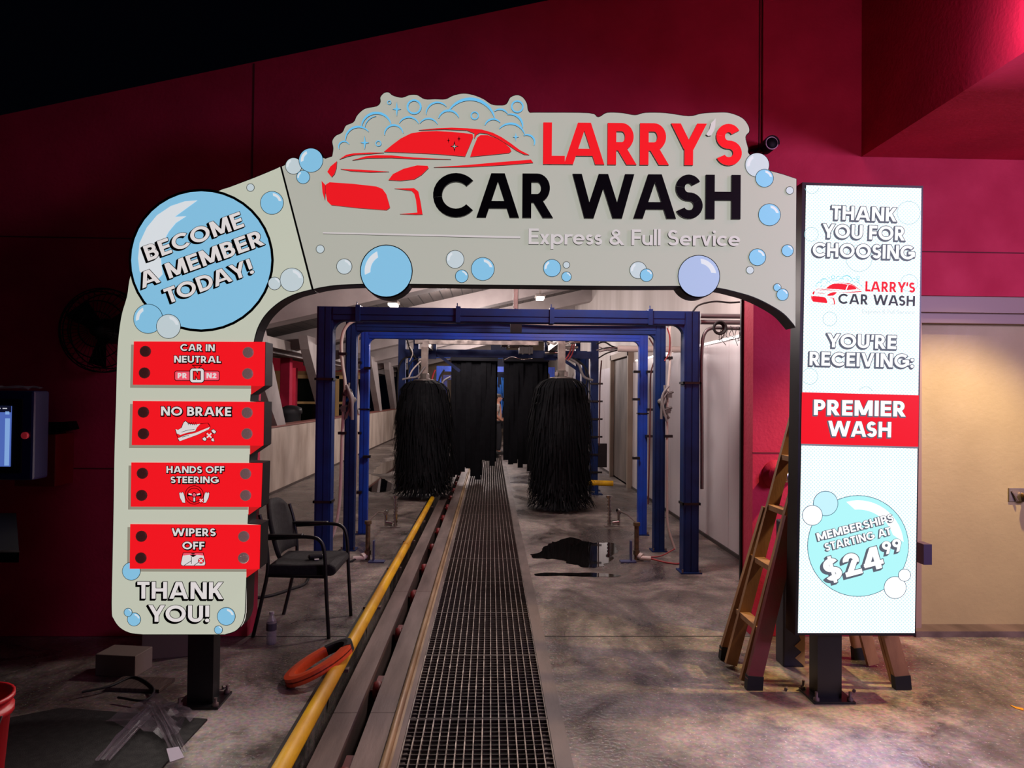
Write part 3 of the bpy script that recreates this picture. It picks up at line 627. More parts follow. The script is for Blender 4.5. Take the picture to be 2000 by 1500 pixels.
CAR = {'windscreen': [(650, 472), (700, 430), (760, 385), (830, 350), (900, 338), (1000, 335), (1100, 340), (1180, 348), (1238, 355), (1242, 375), (1215, 440), (1188, 503), (1000, 487), (800, 478)],
 'side_window': [(1222, 505), (1240, 450), (1270, 378), (1290, 362), (1340, 362), (1400, 385), (1450, 415), (1485, 445), (1495, 468), (1480, 480), (1350, 493)],
 'roof_line': [(880, 328), (1000, 316), (1100, 312), (1200, 316), (1300, 325), (1370, 345), (1430, 375), (1490, 415), (1550, 460), (1614, 493), (1580, 490), (1530, 465), (1470, 424), (1400, 380), (1335, 352), (1285, 346), (1262, 360), (1248, 385), (1250, 350), (1200, 330), (1050, 323)],
 'hood_line': [(355, 522), (400, 492), (450, 482), (560, 477), (650, 478), (560, 486), (460, 492), (405, 504)],
 'waist_line': [(440, 528), (530, 502), (600, 495), (700, 496), (850, 510), (1095, 522), (850, 520), (700, 512), (540, 514)],
 'nose_line': [(362, 586), (500, 591), (684, 604), (560, 608), (430, 600)],
 'sill_line': [(980, 575), (1200, 560), (1400, 542), (1625, 524), (1640, 545), (1450, 560), (1200, 573)],
 'headlight': [(680, 660), (710, 620), (780, 585), (870, 562), (940, 565), (946, 580), (900, 625), (850, 655), (760, 664)],
 'far_headlight': [(275, 605), (295, 570), (338, 535), (335, 580), (322, 620), (303, 640)],
 'grille': [(265, 690), (290, 674), (450, 685), (600, 702), (640, 718), (665, 752), (685, 820), (690, 842), (667, 859), (480, 845), (300, 825), (275, 800), (262, 740)],
 'fender_fin': [(237, 665), (262, 692), (258, 792), (243, 742)],
 'bumper_corner': [(720, 716), (850, 713), (878, 735), (892, 800), (906, 888), (860, 889), (755, 885), (872, 875), (862, 790), (850, 748), (832, 730)]}
ARCS = [(385, 437, 36, 25, 205, 7), (480, 390, 86, 38, 185, 10), (600, 312, 100, 12, 175, 12), (605, 318, 84, 95, 180, 5), (715, 355, 62, 8, 185, 9), (815, 310, 70, 22, 155, 9), (945, 315, 66, 25, 150, 8), (1005, 217, 75, 38, 185, 9), (1080, 266, 70, 18, 165, 10), (1222, 288, 168, 14, 150, 15),
        (1420, 245, 57, 30, 130, 9), (1490, 300, 80, -8, 105, 11), (1375, 310, 57, 35, 165, 9), (1490, 380, 97, 15, 140, 10), (1600, 407, 50, -25, 118, 9)]
def car_red(f): return [[f(*p) for p in q] for q in CAR.values()]
def arc_quads(f, cx, cy, r, a0, a1, wd, n=16):
    o = []
    for i in range(n + 1):
        t = i/n; a = R(a0 + (a1 - a0)*t); k = 1.35*wd*(.25 + .75*math.sin(math.pi*t)**.7)/2
        o.append((f(cx + (r + k)*math.cos(a), cy - (r + k)*math.sin(a)), f(cx + (r - k)*math.cos(a), cy - (r - k)*math.sin(a))))
    return [[o[i][0], o[i + 1][0], o[i + 1][1], o[i][1]] for i in range(n)]
def star(f, cx, cy, rx, ry):
    o = []
    for k in range(4):
        a = R(90*k); b = R(90*k + 45); o += [f(cx + rx*math.cos(a), cy - ry*math.sin(a)), f(cx + rx*.3*math.cos(b), cy - rx*.3*math.sin(b))]
    return o
def foam(f):
    q = [z for a in ARCS for z in arc_quads(f, *a)]
    for cx, cy, r, t in ((850, 172, 50, 12), (1535, 170, 42, 10), (1252, 230, 28, 8), (613, 415, 20, 6), (685, 143, 14, 5)):
        for k in range(24):
            a, b = R(15*k), R(15*k + 15); q.append([f(cx + r*math.cos(a), cy - r*math.sin(a)), f(cx + r*math.cos(b), cy - r*math.sin(b)), f(cx + (r - t)*math.cos(b), cy - (r - t)*math.sin(b)), f(cx + (r - t)*math.cos(a), cy - (r - t)*math.sin(a))])
    return q, [star(f, 735, 187, 28, 50), star(f, 522, 410, 28, 46), star(f, 1525, 372, 20, 28)]
for nm, pts in CAR.items():
    q = [c1(*p) for p in pts]; mb = MB(); mb.cur = 1; B.solid(mb, q, .004, .016, (False, False)); mb.cur = 0; B.flat(mb, q, .0162)
    if nm == 'windscreen':
        mb.cur = 2; B.flat(mb, star(c1, 1078, 398, 12, 20), .017); B.flat(mb, star(c1, 1148, 387, 14, 20), .017); B.flat(mb, star(c1, 1118, 437, 30, 38), .017); mb.cur = 3; B.flat(mb, star(c1, 1118, 437, 17, 17), .0175)
    mb.build(nm.replace('far_', ''), [RL_RED, RL_SIDE, BLK, FACE_B], arch)
fq, fs_ = foam(c1)
def foam_part(nm, qs):
    mb = MB()
    for q in qs: mb.cur = 1; B.solid(mb, q, .004, .012, (False, False)); mb.cur = 0; B.flat(mb, q, .0122)
    mb.build(nm, [SKY, RL_SIDE], arch, 'sky blue' + ' ' + nm.replace('_', ' '))
nA = 16*len(ARCS)
foam_part('foam_clouds', fq[:nA])
for k in range(5): foam_part('foam_bubble', fq[nA + 24*k:nA + 24*k + 24])
for q in fs_: foam_part('sparkle', [q])

# ------------------------------------------------------------------ the screen sign on its own post
LY = 3.72
Lb = Board(LY)
pb = onZ(1620, 1366)
ls = thing('screen_sign', 'tall narrow LED screen sign on a short black post beside the ladder', 'sign', (pb.x, LY + .08, 0))
def screen_material():
    m = bpy.data.materials.new('led_screen'); m.use_nodes = True; nt = m.node_tree; N = nt.nodes; Lk = nt.links; b = N['Principled BSDF']
    b.inputs['Base Color'].default_value = (.01, .01, .01, 1); b.inputs['Roughness'].default_value = .5
    tc = N.new('ShaderNodeTexCoord'); sp = N.new('ShaderNodeSeparateXYZ'); Lk.new(tc.outputs['Object'], sp.inputs[0])
    def wave(out):
        a = N.new('ShaderNodeMath'); a.operation = 'MULTIPLY'; a.inputs[1].default_value = 2*math.pi/.0192; Lk.new(out, a.inputs[0])
        s = N.new('ShaderNodeMath'); s.operation = 'SINE'; Lk.new(a.outputs[0], s.inputs[0]); return s
    m1 = N.new('ShaderNodeMath'); m1.operation = 'MULTIPLY'; Lk.new(wave(sp.outputs[0]).outputs[0], m1.inputs[0]); Lk.new(wave(sp.outputs[2]).outputs[0], m1.inputs[1])
    rp = N.new('ShaderNodeValToRGB'); rp.color_ramp.elements[0].position = 0; rp.color_ramp.elements[1].position = .35
    rp.color_ramp.elements[0].color = (1.0, 1.0, 1.0, 1); rp.color_ramp.elements[1].color = (.60, .80, .82, 1)
    Lk.new(m1.outputs[0], rp.inputs[0]); Lk.new(rp.outputs[0], b.inputs['Emission Color']); b.inputs['Emission Strength'].default_value = 1.12
    return m
q = [(1567, 356), (1803, 363), (1788.5, 1242), (1553, 1241)]
mb = MB(); Lb.solid(mb, q, 0, -.12); mb.build('cabinet', BLACK_METAL, ls)
scr_q = [(1574, 362), (1799, 368), (1786, 1236), (1558, 1236)]
mb = MB(); Lb.flat(mb, scr_q, .003); screen = mb.build('screen', screen_material(), ls, 'bright white lit screen')
LW = led((255, 255, 255), 1.25); LG = led((98, 104, 118), .9); LR = led((246, 14, 30), 1.0); LD = led((66, 68, 76), .8); LC = led((70, 214, 232), 1.0); LLB = led((176, 244, 246), 1.05); LF = led((212, 226, 230), 1.0)
def lt(lines, vec=(-2.2, 2.4), d=.05, w=.195, off=.005): return Lb.block_text(lines, screen, w, [LG, LW], d, vec, off)
lt([('THANK', (1623, 429), (1750, 433.5), 27), ('YOU FOR', (1605, 464.5), (1766, 470.5), 27), ('CHOOSING', (1586, 501), (1785, 507.5), 27)])
lt([("YOU'RE", (1614, 678), (1749, 682), 26.5), ('RECEIVING:', (1580, 713.5), (1783, 718.5), 26.5)])
mb = MB(); mb.cur = 1; Lb.flat(mb, [(1564.5, 863), (1792.6, 869), (1792.4, 876), (1564.3, 870)], .0042); mb.cur = 0; Lb.flat(mb, [(1565.5, 766), (1794, 772), (1792.5, 872.5), (1564, 866.5)], .0046)
mb.build('red_banner', [LR, led((140, 140, 156), .8)], screen)
lt([('PREMIER', (1588.5, 810.4), (1768, 813.6), 30), ('WASH', (1616, 851.7), (1739, 854), 30)], (-2, 2.2), .02, .21, .0052)
s_ = 100/373.
def cl(x, y): return (1583 + (x - 237)*.0707 , 536 + (y - 100)*.0735 + (x - 237)*.0012)
mb = MB()
for qd in car_red(cl): Lb.flat(mb, qd, .0052)
mb.build('car_logo', LR, screen)
mb = MB(); fq, fs_ = foam(cl)
for qd in fq + fs_: Lb.flat(mb, qd, .0050)
mb.build('foam_logo', LC, screen)
mb = MB(); mb.cur = 0
for qd in tx("LARRY'S", (1689, 569.5), (1786, 572), 20, .2): Lb.flat(mb, qd, .0052)
mb.cur = 1
for qd in tx('CAR WASH', (1636, 593.5), (1785.5, 598.3), 20, .19): Lb.flat(mb, qd, .0052)
mb.cur = 2
for qd in tx('Express & Full Service', (1683, 612), (1785, 614), 7.5, .14): Lb.flat(mb, qd, .0052)
mb.build('lettering', [LR, LD, LF], screen)
for cx, cy, r in ((1774, 416, 23), (1677, 505, 26), (1620, 623, 14), (1775, 553, 17), (1584, 458, 14), (1585, 365, 14), (1581, 735, 16), (1690, 770, 15)):
    mb = MB(); n = 30
    o, i = circ(cx, cy, r, n), circ(cx, cy, r - .8, n)
    for k in range(n):
        qd = [o[k], o[(k + 1) % n], i[(k + 1) % n], i[k]]
        if all(p[1] > 366 and 1568 < p[0] and not (765 < p[1]) for p in qd): Lb.flat(mb, qd, .0040)
    mb.build('bubble', led((150, 205, 214), .95), screen)
LBK = led((60, 100, 130), .8)
def lbub(cx, cy, r, m, off, shine=False):
    mb = MB(); mb.cur = 1; Lb.flat(mb, circ(cx, cy, r, 48), off); mb.cur = 0; Lb.flat(mb, circ(cx, cy, r - 1.1, 48), off + .0005)
    if shine:
        mb.cur = 2; o = circ(cx, cy, r*.9, 14, a0=5, a1=105); i = circ(cx, cy, r*.72, 14, a0=18, a1=95)
        for k in range(14): Lb.flat(mb, [o[k], o[k + 1], i[k + 1], i[k]], off + .001)
    return mb.build('bubble', [m, LBK, LW], screen)
lbub(1675, 1066, 99, LLB, .0042, True); lbub(1611.5, 983, 24.5, led((196, 240, 250), 1.05), .0058); lbub(1585.5, 1006, 20, LW, .0070); lbub(1765, 1122.6, 12.5, LW, .0070); lbub(1747, 1147, 22, LW, .0058)
lt([('MEMBERSHIPS', (1597, 1056), (1745, 1017.5), 15.5), ('STARTING AT', (1612, 1076), (1740, 1043.5), 15.5)], (-1.6, 1.6), .05, .19, .0062)
lt([('$24', (1614, 1137), (1727, 1107), 44), ('99', (1725, 1083), (1762, 1074.5), 25)], (-4.5, 4), .03, .21, .0062)
MB().mm((pb.x - .065, LY + .03, .012), (pb.x + .065, LY + .13, .5)).build('post', BLACK_METAL, ls)
MB().mm((pb.x - .11, LY - .03, 0), (pb.x + .11, LY + .16, .012)).build('base_plate', BLACK_METAL, ls)
for dx, dy in ((-.09, -.01), (.09, -.01), (.09, .145), (-.09, .145)):
    MB().lathe((pb.x + dx, LY + dy, .012), [(.016, 0), (.016, .014), (.008, .016), (.008, .045)], 8).build('anchor_bolt', STEEL, ls)
e = onY(1799, 1080, LY + .09)
MB().mm((e.x - .01, LY + .05, e.z - .055), (e.x + .035, LY + .13, e.z + .055)).build('junction_box', mat('purple_grey_box', (74, 62, 88), .5), ls)

# ------------------------------------------------------------------ conveyor, guide pipe and grating walkway
GX0, GX1 = -.385, .30
gp = []
def grating_mesh():
    mb = MB(); n = 17; mb.cur = 0
    for i in range(n + 1):
        x = GX0 + .004 + (GX1 - GX0 - .008)*i/n; mb.mm((x - .0028, 0, -.032), (x + .0028, .855, 0))
    mb.cur = 1
    for j in range(21):
        yy = .008 + .84*j/20; mb.mm((GX0, yy - .002, -.014), (GX1, yy + .002, -.002))
    mb.cur = 0
    mb.cur = 1; mb.mm((GX0, 0, -.034), (GX1, .005, -.001)); mb.mm((GX0, .85, -.034), (GX1, .855, -.001))
    return mb
ORD = ['nearest', 'second', 'third', 'fourth', 'fifth', 'sixth', 'seventh', 'eighth', 'ninth', 'tenth', 'eleventh', 'twelfth', 'thirteenth', 'fourteenth', 'fifteenth', 'sixteenth', 'seventeenth', 'eighteenth']
g0 = None
for k in range(18):
    if g0 is None: g = g0 = grating_mesh().build('floor_grating', [GRATE, mat('grating_cross_bar', (74, 66, 62), .6, .4)], None)
    else: g = copy_tree(g0)
    g.location = (0, 2.685 + .862*k, 0)
    tag(g, ('nearest steel grating panel of the walkway, at the bottom of the picture' if k == 0 else ORD[k] + ' steel grating panel of the walkway, counted from the nearest one'), 'floor grating', 'grating panels of the walkway')
struct('trim_grating_ledge', MB().mm((-.412, -4, -.3), (GX0 - .001, 30, -.001)).mm((GX0 - .001, -4, -.3), (GX0 + .02, 30, -.05)).mm((GX1 - .03, -4, -.3), (GX1, 30, -.05)), STEEL)
cv = thing('conveyor_track', 'long steel conveyor track of two flat bars with red rollers in the slot', 'conveyor', (-.6, 3, 0))
for x0_, x1_, lb in ((-.767, -.65, None), (-.583, -.463, None)):
    yy = -3.
    mb = MB()
    while yy < 19: mb.mm((x0_, yy, -.012), (x1_, yy + 2.196, .006)); yy += 2.2
    mb.mm((x0_ + .01, -3, -.3), (x0_ + .02, 19, -.012)); mb.mm((x1_ - .02, -3, -.3), (x1_ - .01, 19, -.012))
    mb.build('flat_bar', STEEL, cv)
an = MB(); an.tube([(-.442, -3, .006), (-.442, 19, .006)], .017, 10); an.mm((-.463, -3, -.03), (-.412, 19, -.004))
an.build('edge_rail', noisy('yellowed_edge_rail', (168, 140, 104), (122, 96, 66), 8, (.4, .6), .1, (1, .3, 1), metal=.2), cv, 'rounded yellowed edge rail')
for k in range(14):
    yy = 3.12 + .93*k; mb = MB()
    mb.lathe((-.6425, yy, -.075), [(.015, -.0), (.05, .002), (.055, .02), (.055, .034), (.05, .05), (.015, .052)], 16, 'X')
    mb.cyl((-.66, yy, -.075), (-.57, yy, -.075), .012, n=8); mb.mm((-.645, yy + .02, -.085), (-.588, yy + .2, -.065))
    mb.build('roller', mat('dark_red_roller', (120, 22, 24), .5), cv)
gpip = thing('guide_pipe', 'long yellow guide pipe along the left edge of the conveyor', 'pipe', (-.845, 5, 0))
mb = MB(); mb.tube([(-.845, 1.5, .055), (-.845, 4.0, .055), (-.845, 7.3, .055)], .038, 16); mb.tube([(-.845, 7.3, .055), (-.85, 10.62, .055)], .034, 16)
mb.tube([(-.845, 7.25, .055), (-.845, 7.35, .055)], .041, 16); mb.build('pipe', YELLOW, gpip)
for k in range(8):
    yy = 2.95 + 1.2*k; MB().mm((-.93, yy - .02, 0), (-.80, yy + .02, .018)).mm((-.86, yy - .015, .01), (-.83, yy + .015, .03)).build('bracket', STEEL, gpip)
struct('trim_trench_edge', MB().mm((-.935, -4, -.3), (-.9, 30, .003)), mat('dark_steel_edge', (46, 42, 42), .5, .3))

# ------------------------------------------------------------------ blue gantries
def gantry(label, Y, xl, xr, zt, pw, bd, m, group='blue wash gantries'):
    g = thing('wash_gantry', label, 'gantry', ((xl + xr)/2, Y, 0), group)
    d = pw*.9
    for x0_, x1_ in ((xl, xl + pw), (xr - pw, xr)):
        mb = MB(); q = pw*.12
        mb.mm((x0_, Y, .0), (x1_, Y + d, zt)); cx = (x0_ + x1_)/2
        mb.mm((x0_ + q, Y - .006, .0), (cx - q*.35, Y, zt - .002)); mb.mm((cx + q*.35, Y - .006, .0), (x1_ - q, Y, zt - .002))
        mb.build('post', m, g)
        MB().mm((x0_ - .025, Y - .03, 0), (x1_ + .025, Y + d + .03, .012)).build('base_plate', BLUE_STEEL, g)
        for s in (-.018, pw + .002): MB().cyl((x0_ + s + .008, Y - .018, .012), (x0_ + s + .008, Y - .018, .04), .008, n=8).build('anchor_bolt', STEEL, g)
    mb = MB(); mb.mm((xl + pw, Y, zt - bd), (xr - pw, Y + d, zt)); mb.mm((xl + pw, Y - .006, zt - bd*.55), (xr - pw, Y, zt - bd*.08)); mb.mm((xl + pw, Y - .004, zt - bd*.95), (xr - pw, Y, zt - bd*.62))
    mb.build('beam', m, g)
    for sx, s in ((xl + pw, 1), (xr - pw, -1)):               # rounded corner gussets
        r = pw*.75; o = [(sx, Y + .01, zt - bd)]
        for k in range(7): a = R(15*k); o.append((sx + s*(r - r*math.sin(a)), Y + .01, zt - bd - r + r*math.cos(a)))
        MB().prism(o, (0, d*.7, 0)).build('gusset', m, g)
    return g
def collar(g, x0_, x1_, Y, d, z, t=.022):
    mb = MB(); mb.mm((x0_ - .012, Y - .016, z), (x1_ + .012, Y - .006, z + t)); mb.mm((x0_ - .012, Y - .016, z), (x0_, Y + d, z + t)); mb.mm((x1_, Y - .016, z), (x1_ + .012, Y + d, z + t))
    mb.build('pipe_clamp', BLACK_METAL, g)
def path(pxs, Y): return curve([onY(a, b, Y) for a, b in pxs])
A1 = gantry('front blue gantry, the largest and nearest the arch sign', 6.42, -1.565, 1.905, 2.385, .142, .125, BLUE_STEEL)
for z in (.62, 1.72): collar(A1, -1.565, -1.423, 6.42, .128, z); collar(A1, 1.763, 1.905, 6.42, .128, z)
for x in (-1.2, -.3, .55, 1.45):
    MB().mm((x - .02, 6.405, 2.255), (x + .02, 6.555, 2.4)).mm((x - .012, 6.41, 2.4), (x - .004, 6.42, 2.43)).build('pipe_clamp', BLUE_STEEL, A1)
A2 = gantry('second blue gantry, with the white hose down its left post', 7.32, -1.49, 1.815, 2.345, .108, .098, BLUE_STEEL)
A3 = gantry('third and smallest blue gantry, coloured a brighter blue as if lit', 8.18, -1.495, 1.82, 2.325, .098, .085, BLUE_LIT)
collar(A3, -1.495, -1.397, 8.18, .09, 1.42, .014); collar(A3, 1.722, 1.82, 8.18, .09, 1.40, .014)
MB().tube(path([(1010, 630), (960, 627), (880, 629), (800, 625), (722, 624), (694, 626), (675, 640), (667, 668), (669, 710), (674, 750), (671, 800), (668, 860), (665, 950), (661, 1000), (652, 1040), (640, 1064)], 7.28), .017, 8).build('hose', PVC, A2, 'white hose')
MB().tube(path([(1010, 631), (1080, 634), (1150, 634), (1220, 634), (1300, 634), (1308, 650), (1309, 700), (1304, 770), (1303, 860), (1303, 980), (1305, 1030), (1318, 1072)], 7.28), .013, 8).build('hose', PVC, A2, 'white hose')
MB().tube(path([(1318, 1072), (1290, 1086), (1262, 1088), (1246, 1086)], 7.0), .006, 6).build('hose', mat('red_hose', (150, 40, 44), .5), A2, 'thin red hose')
MB().tube(path([(1303, 640), (1308, 660), (1306, 690), (1298, 705)], 7.25), .006, 6).build('hose', mat('red_hose', (150, 40, 44), .5), A2, 'thin red hose')
MB().tube(path([(700, 655), (697, 690), (698, 740), (696, 800), (697, 880), (694, 960), (690, 1005)], 8.1), .011, 8).build('hose', mat('tan_hose', (166, 150, 138), .5), A3, 'tan hose')
MB().tube(path([(1268, 660), (1282, 690), (1271, 730), (1270, 800), (1268, 900), (1266, 985)], 8.1), .009, 8).build('hose', mat('dark_red_hose', (84, 40, 40), .5), A3, 'dark red hose')
for g, pxs, Y in ((A2, [(669, 691), (668, 846), (676, 770)], 7.27), (A3, [(699, 708), (698, 846), (699, 962), (718, 719), (716, 892)], 8.12), (A2, [(1306, 699), (1306, 852), (1303, 800)], 7.27), (A3, [(1270, 726), (1271, 800), (1268, 852), (1244, 726), (1243, 780), (1243, 895)], 8.12)):
    for a, b in pxs: c = onY(a, b, Y); MB().mm((c.x - .04, Y - .012, c.z - .014), (c.x + .04, Y + .05, c.z + .014)).build('hose_clip', BLACK_METAL, g)
GRYP = mat('translucent_grey_hose', (132, 128, 128), .35)
def cluster(g, cx, cy, Y, s, seed):
    rnd = random.Random(seed); mb = MB()
    for k in range(6):
        a = [(cx + s*rnd.uniform(-4, 6), cy - 30 + rnd.uniform(-8, 8)), (cx + s*rnd.uniform(2, 13), cy - 10 + rnd.uniform(-6, 6)), (cx + s*rnd.uniform(-2, 12), cy + 10 + rnd.uniform(-5, 5)), (cx + s*rnd.uniform(-4, 12), cy + 32 + rnd.uniform(-8, 6))]
        mb.tube(curve([onY(p, q_, Y - .03 - .012*k) for p, q_ in a], 5), rnd.uniform(.007, .017), 7)
    mb.build('hose_bundle', GRYP, g, 'bundle of grey hoses')
    c = onY(cx + s*14, cy - 3, Y); MB().lathe((c.x, Y - .02, c.z), [(.001, -.03), (.026, -.03), (.03, 0), (.03, .03), (.001, .03)], 12, 'Y').build('valve_knob', mat('grey_knob', (110, 108, 108), .5), g)
    for k in range(2):
        c = onY(cx + s*rnd.uniform(-6, 10), cy - 16 + 30*k, Y); MB().box((c.x, Y - .06, c.z), (.05, .04, .06)).cyl((c.x - .04, Y - .07, c.z), (c.x + .04, Y - .07, c.z + .03), .013, n=8).build('valve_block', mat('valve_body', (96, 92, 92), .4, .5), g)
cluster(A2, 677, 784, 7.30, 1, 3); cluster(A2, 1303, 787, 7.30, -1, 5)
# grey conduit bending off the front gantry, pipes and cable coil at the upper right
MB().tube(path([(1371, 955), (1371, 850), (1370, 740), (1371, 680), (1376, 652), (1390, 641), (1420, 641), (1446, 642)], 6.45), .016, 8).build('conduit', mat('grey_conduit', (104, 100, 102), .45, .4), A1, 'bent grey conduit')
for y_ in (617, 629):
    a, b = onY(1368, y_, 6.5), onY(1452, y_ + 1, 6.5)
    MB().tube([a, b], .022, 10).build('cross_pipe', mat('grey_conduit', (104, 100, 102), .45, .4), A1)
MB().tube(path([(1352, 610), (1365, 596), (1395, 589), (1425, 591), (1445, 590)], 6.5), .009, 6).build('cable', RUBBER, A1)
cc = thing('cable_coil', 'coil of black cable hanging with loose wires by the right jamb', 'cable', tuple(onY(1404, 641, 6.4)))
c = world_of(cc); mb = MB()
for k in range(3): mb.tube([c + Vector(((.045 + .006*k)*math.cos(R(a)), -.016*k, (.045 + .006*k)*math.sin(R(a)))) for a in range(0, 360, 20)], .011, 6, closed=True)
mb.build('coil', RUBBER, cc)
rnd = random.Random(4); mb = MB()
for k in range(12):
    x = rnd.uniform(1408, 1448); mb.tube(path([(x, 636 + rnd.uniform(0, 6)), (x + rnd.uniform(-10, 8), 655 + rnd.uniform(-4, 5)), (x + rnd.uniform(-14, 6), 664 + rnd.uniform(-6, 14))], 6.42), .003, 5)
mb.build('loose_wires', RUBBER, cc)
hs = thing('hanger_strut', 'galvanised steel strut hanging from the roof in the middle of the tunnel', 'strut', tuple(onY(1007, 640, 6.9)))
c = onY(1007, 626, 6.9); mb = MB(); mb.mm((c.x - .024, 6.9, c.z), (c.x + .024, 6.905, beamz(.25) + .3)); mb.mm((c.x - .024, 6.9, c.z), (c.x - .02, 6.94, beamz(.25) + .3)); mb.mm((c.x + .02, 6.9, c.z), (c.x + .024, 6.94, beamz(.25) + .3)); mb.build('channel', GALV, hs)
MB().mm((c.x - .05, 6.88, c.z - .12), (c.x + .06, 6.99, c.z + .02)).build('clamp_block', BLACK_METAL, hs)
for z in (.06, .11): MB().lathe((c.x, 6.9, c.z + z), [(.001, 0), (.008, 0), (.008, .003), (.001, .003)], 8, 'Y').build('bolt_hole', BLACK_METAL, hs)

# ------------------------------------------------------------------ brush machine, brushes and cloth curtains
WM = thing('brush_machine', 'blue frame with brackets, motors and hoses that carries the two black brushes', 'car wash machine', (.1, 12, 0))
for x0_, x1_, yy in ((-1.56, -1.44, 12.0), (1.70, 1.83, 12.0), (-1.36, -1.27, 12.5), (1.50, 1.58, 12.5)):
    MB().mm((x0_, yy, 0), (x1_, yy + .12, 2.62)).mm((x0_ - .04, yy - .04, 0), (x1_ + .04, yy + .16, .012)).build('post', BLUE_STEEL, WM)
for z0, z1, yy in ((2.52, 2.62, 12.0), (2.24, 2.36, 12.0), (2.3, 2.4, 12.5)):
    MB().mm((-1.44, yy + .005, z0), (1.70, yy + .115, z1)).build('beam', BLUE_STEEL, WM)
MB().mm((-1.2, 11.2, 2.40), (.75, 11.3, 2.46)).build('carriage_rail', GALV, WM); 
for x, by in ((-1.02, 11.1), (1.0, 10.03)):
    MB().mm((x - .05, by - .02, 2.34), (x + .05, 12.0, 2.44)).build('brush_arm', GALV, WM)
    MB().mm((x - .1, 11.95, 2.2), (x + .1, 12.0, 2.5)).build('arm_plate', BLUE_STEEL, WM)
    MB().cyl((x - .02, by + .3, 2.44), (x - .02, by + .3, 2.56), .035, n=12).build('filter_cup', PVC, WM)
    MB().bar((x + .1, 12.0, 2.3), (x + (.5 if x < 0 else -.5)*1., 12.0, 2.0) if x < 0 else (1.55, 12.0, 2.0), .05, .05).build('brace', BLUE_STEEL, WM)
rnd = random.Random(11)
for a, b, wd, hh, dd in ((845, 668, .30, .07, .12), (905, 664, .26, .10, .16), (1030, 661, .5, .10, .2), (1027, 684, .22, .12, .18), (985, 672, .1, .1, .1), (1005, 676, .18, .06, .1)):
    c = onY(a, b, 11.4); mb = MB()
    if hh < .08: mb.cyl((c.x - wd/2, 11.4, c.z), (c.x + wd/2, 11.4, c.z), hh/2, n=12); mb.cyl((c.x + wd/2, 11.4, c.z), (c.x + wd/2 + .1, 11.4, c.z), .012, n=8)
    else:
        mb.box((c.x, 11.4, c.z), (wd, dd, hh)); mb.box((c.x - wd*.25, 11.4 - dd/2, c.z), (wd*.12, .03, hh*1.25)); mb.box((c.x + wd*.25, 11.4 - dd/2, c.z), (wd*.12, .03, hh*1.25))
    mb.build('air_cylinder' if hh < .08 else 'motor', GALV if hh < .11 and a != 985 else mat('dark_motor', (36, 34, 34), .5), WM)
for k in range(7):
    a = rnd.uniform(1060, 1150); b = rnd.uniform(664, 690); c = onY(a, b, 11.6)
    MB().cyl((c.x, 11.6, c.z), (c.x + rnd.uniform(.08, .25), 11.6, c.z + rnd.uniform(-.01, .02)), rnd.uniform(.012, .03), n=10).build('fitting', CHROME if k % 2 else GALV, WM)
HOSES = [([(1058, 655), (1075, 668), (1095, 673), (1115, 668), (1145, 653)], 10.6, .014, PVC), ([(1062, 660), (1080, 672), (1105, 671), (1140, 656)], 10.6, .012, PVC), ([(1118, 672), (1112, 690), (1106, 700), (1095, 712)], 10.8, .012, mat('red_hose', (150, 40, 44), .5)), ([(1122, 672), (1117, 692), (1109, 704)], 10.8, .012, mat('red_hose', (150, 40, 44), .5)),
    ([(1112, 700), (1130, 712), (1140, 735), (1158, 743)], 11.5, .022, GRYP), ([(1118, 698), (1140, 714), (1146, 745), (1138, 760)], 11.5, .012, RUBBER), ([(1125, 704), (1146, 722), (1152, 760), (1150, 830)], 11.5, .012, RUBBER), ([(1175, 704), (1172, 740), (1171, 800), (1170, 870)], 11.8, .012, mat('dark_red_hose', (84, 40, 40), .5)),
    ([(1165, 672), (1180, 668), (1195, 676), (1208, 680)], 10.5, .012, RUBBER), ([(1165, 684), (1185, 680), (1205, 682)], 10.5, .010, GRYP), ([(1168, 700), (1185, 690), (1206, 684)], 10.5, .010, RUBBER),
    ([(795, 662), (802, 685), (812, 700), (822, 715)], 11.6, .014, RUBBER), ([(830, 716), (815, 735), (800, 738), (786, 741)], 11.0, .016, GRYP), ([(822, 705), (806, 722), (798, 738)], 11.0, .012, PVC), ([(816, 700), (803, 708), (797, 728), (803, 744)], 11.0, .010, RUBBER), ([(812, 696), (790, 700), (780, 715), (777, 745), (776, 800)], 11.8, .014, RUBBER),
    ([(850, 722), (845, 735), (842, 752), (846, 764)], 13.0, .016, mat('red_hose', (150, 40, 44), .5)), ([(868, 722), (860, 735), (856, 750)], 13.0, .016, RUBBER), ([(880, 736), (866, 745), (858, 765)], 13.0, .02, GRYP), ([(985, 703), (1000, 697), (1020, 702), (1040, 700)], 11.7, .008, CHROME), ([(800, 676), (806, 690), (800, 706)], 11.4, .008, PVC)]
for pxs, Y, r, m in HOSES: MB().tube(path(pxs, Y), r, 7).build('hose', m, WM)
for k in range(6):
    z = .3 + .3*k; MB().mm((1.68, 11.97, z), (1.90, 12.0, z + .03)).build('hose_clip', BLACK_METAL, WM)
MB().mm((1.83, 11.98, .4), (1.98, 12.1, .8)).build('control_box', BLACK_METAL, WM)

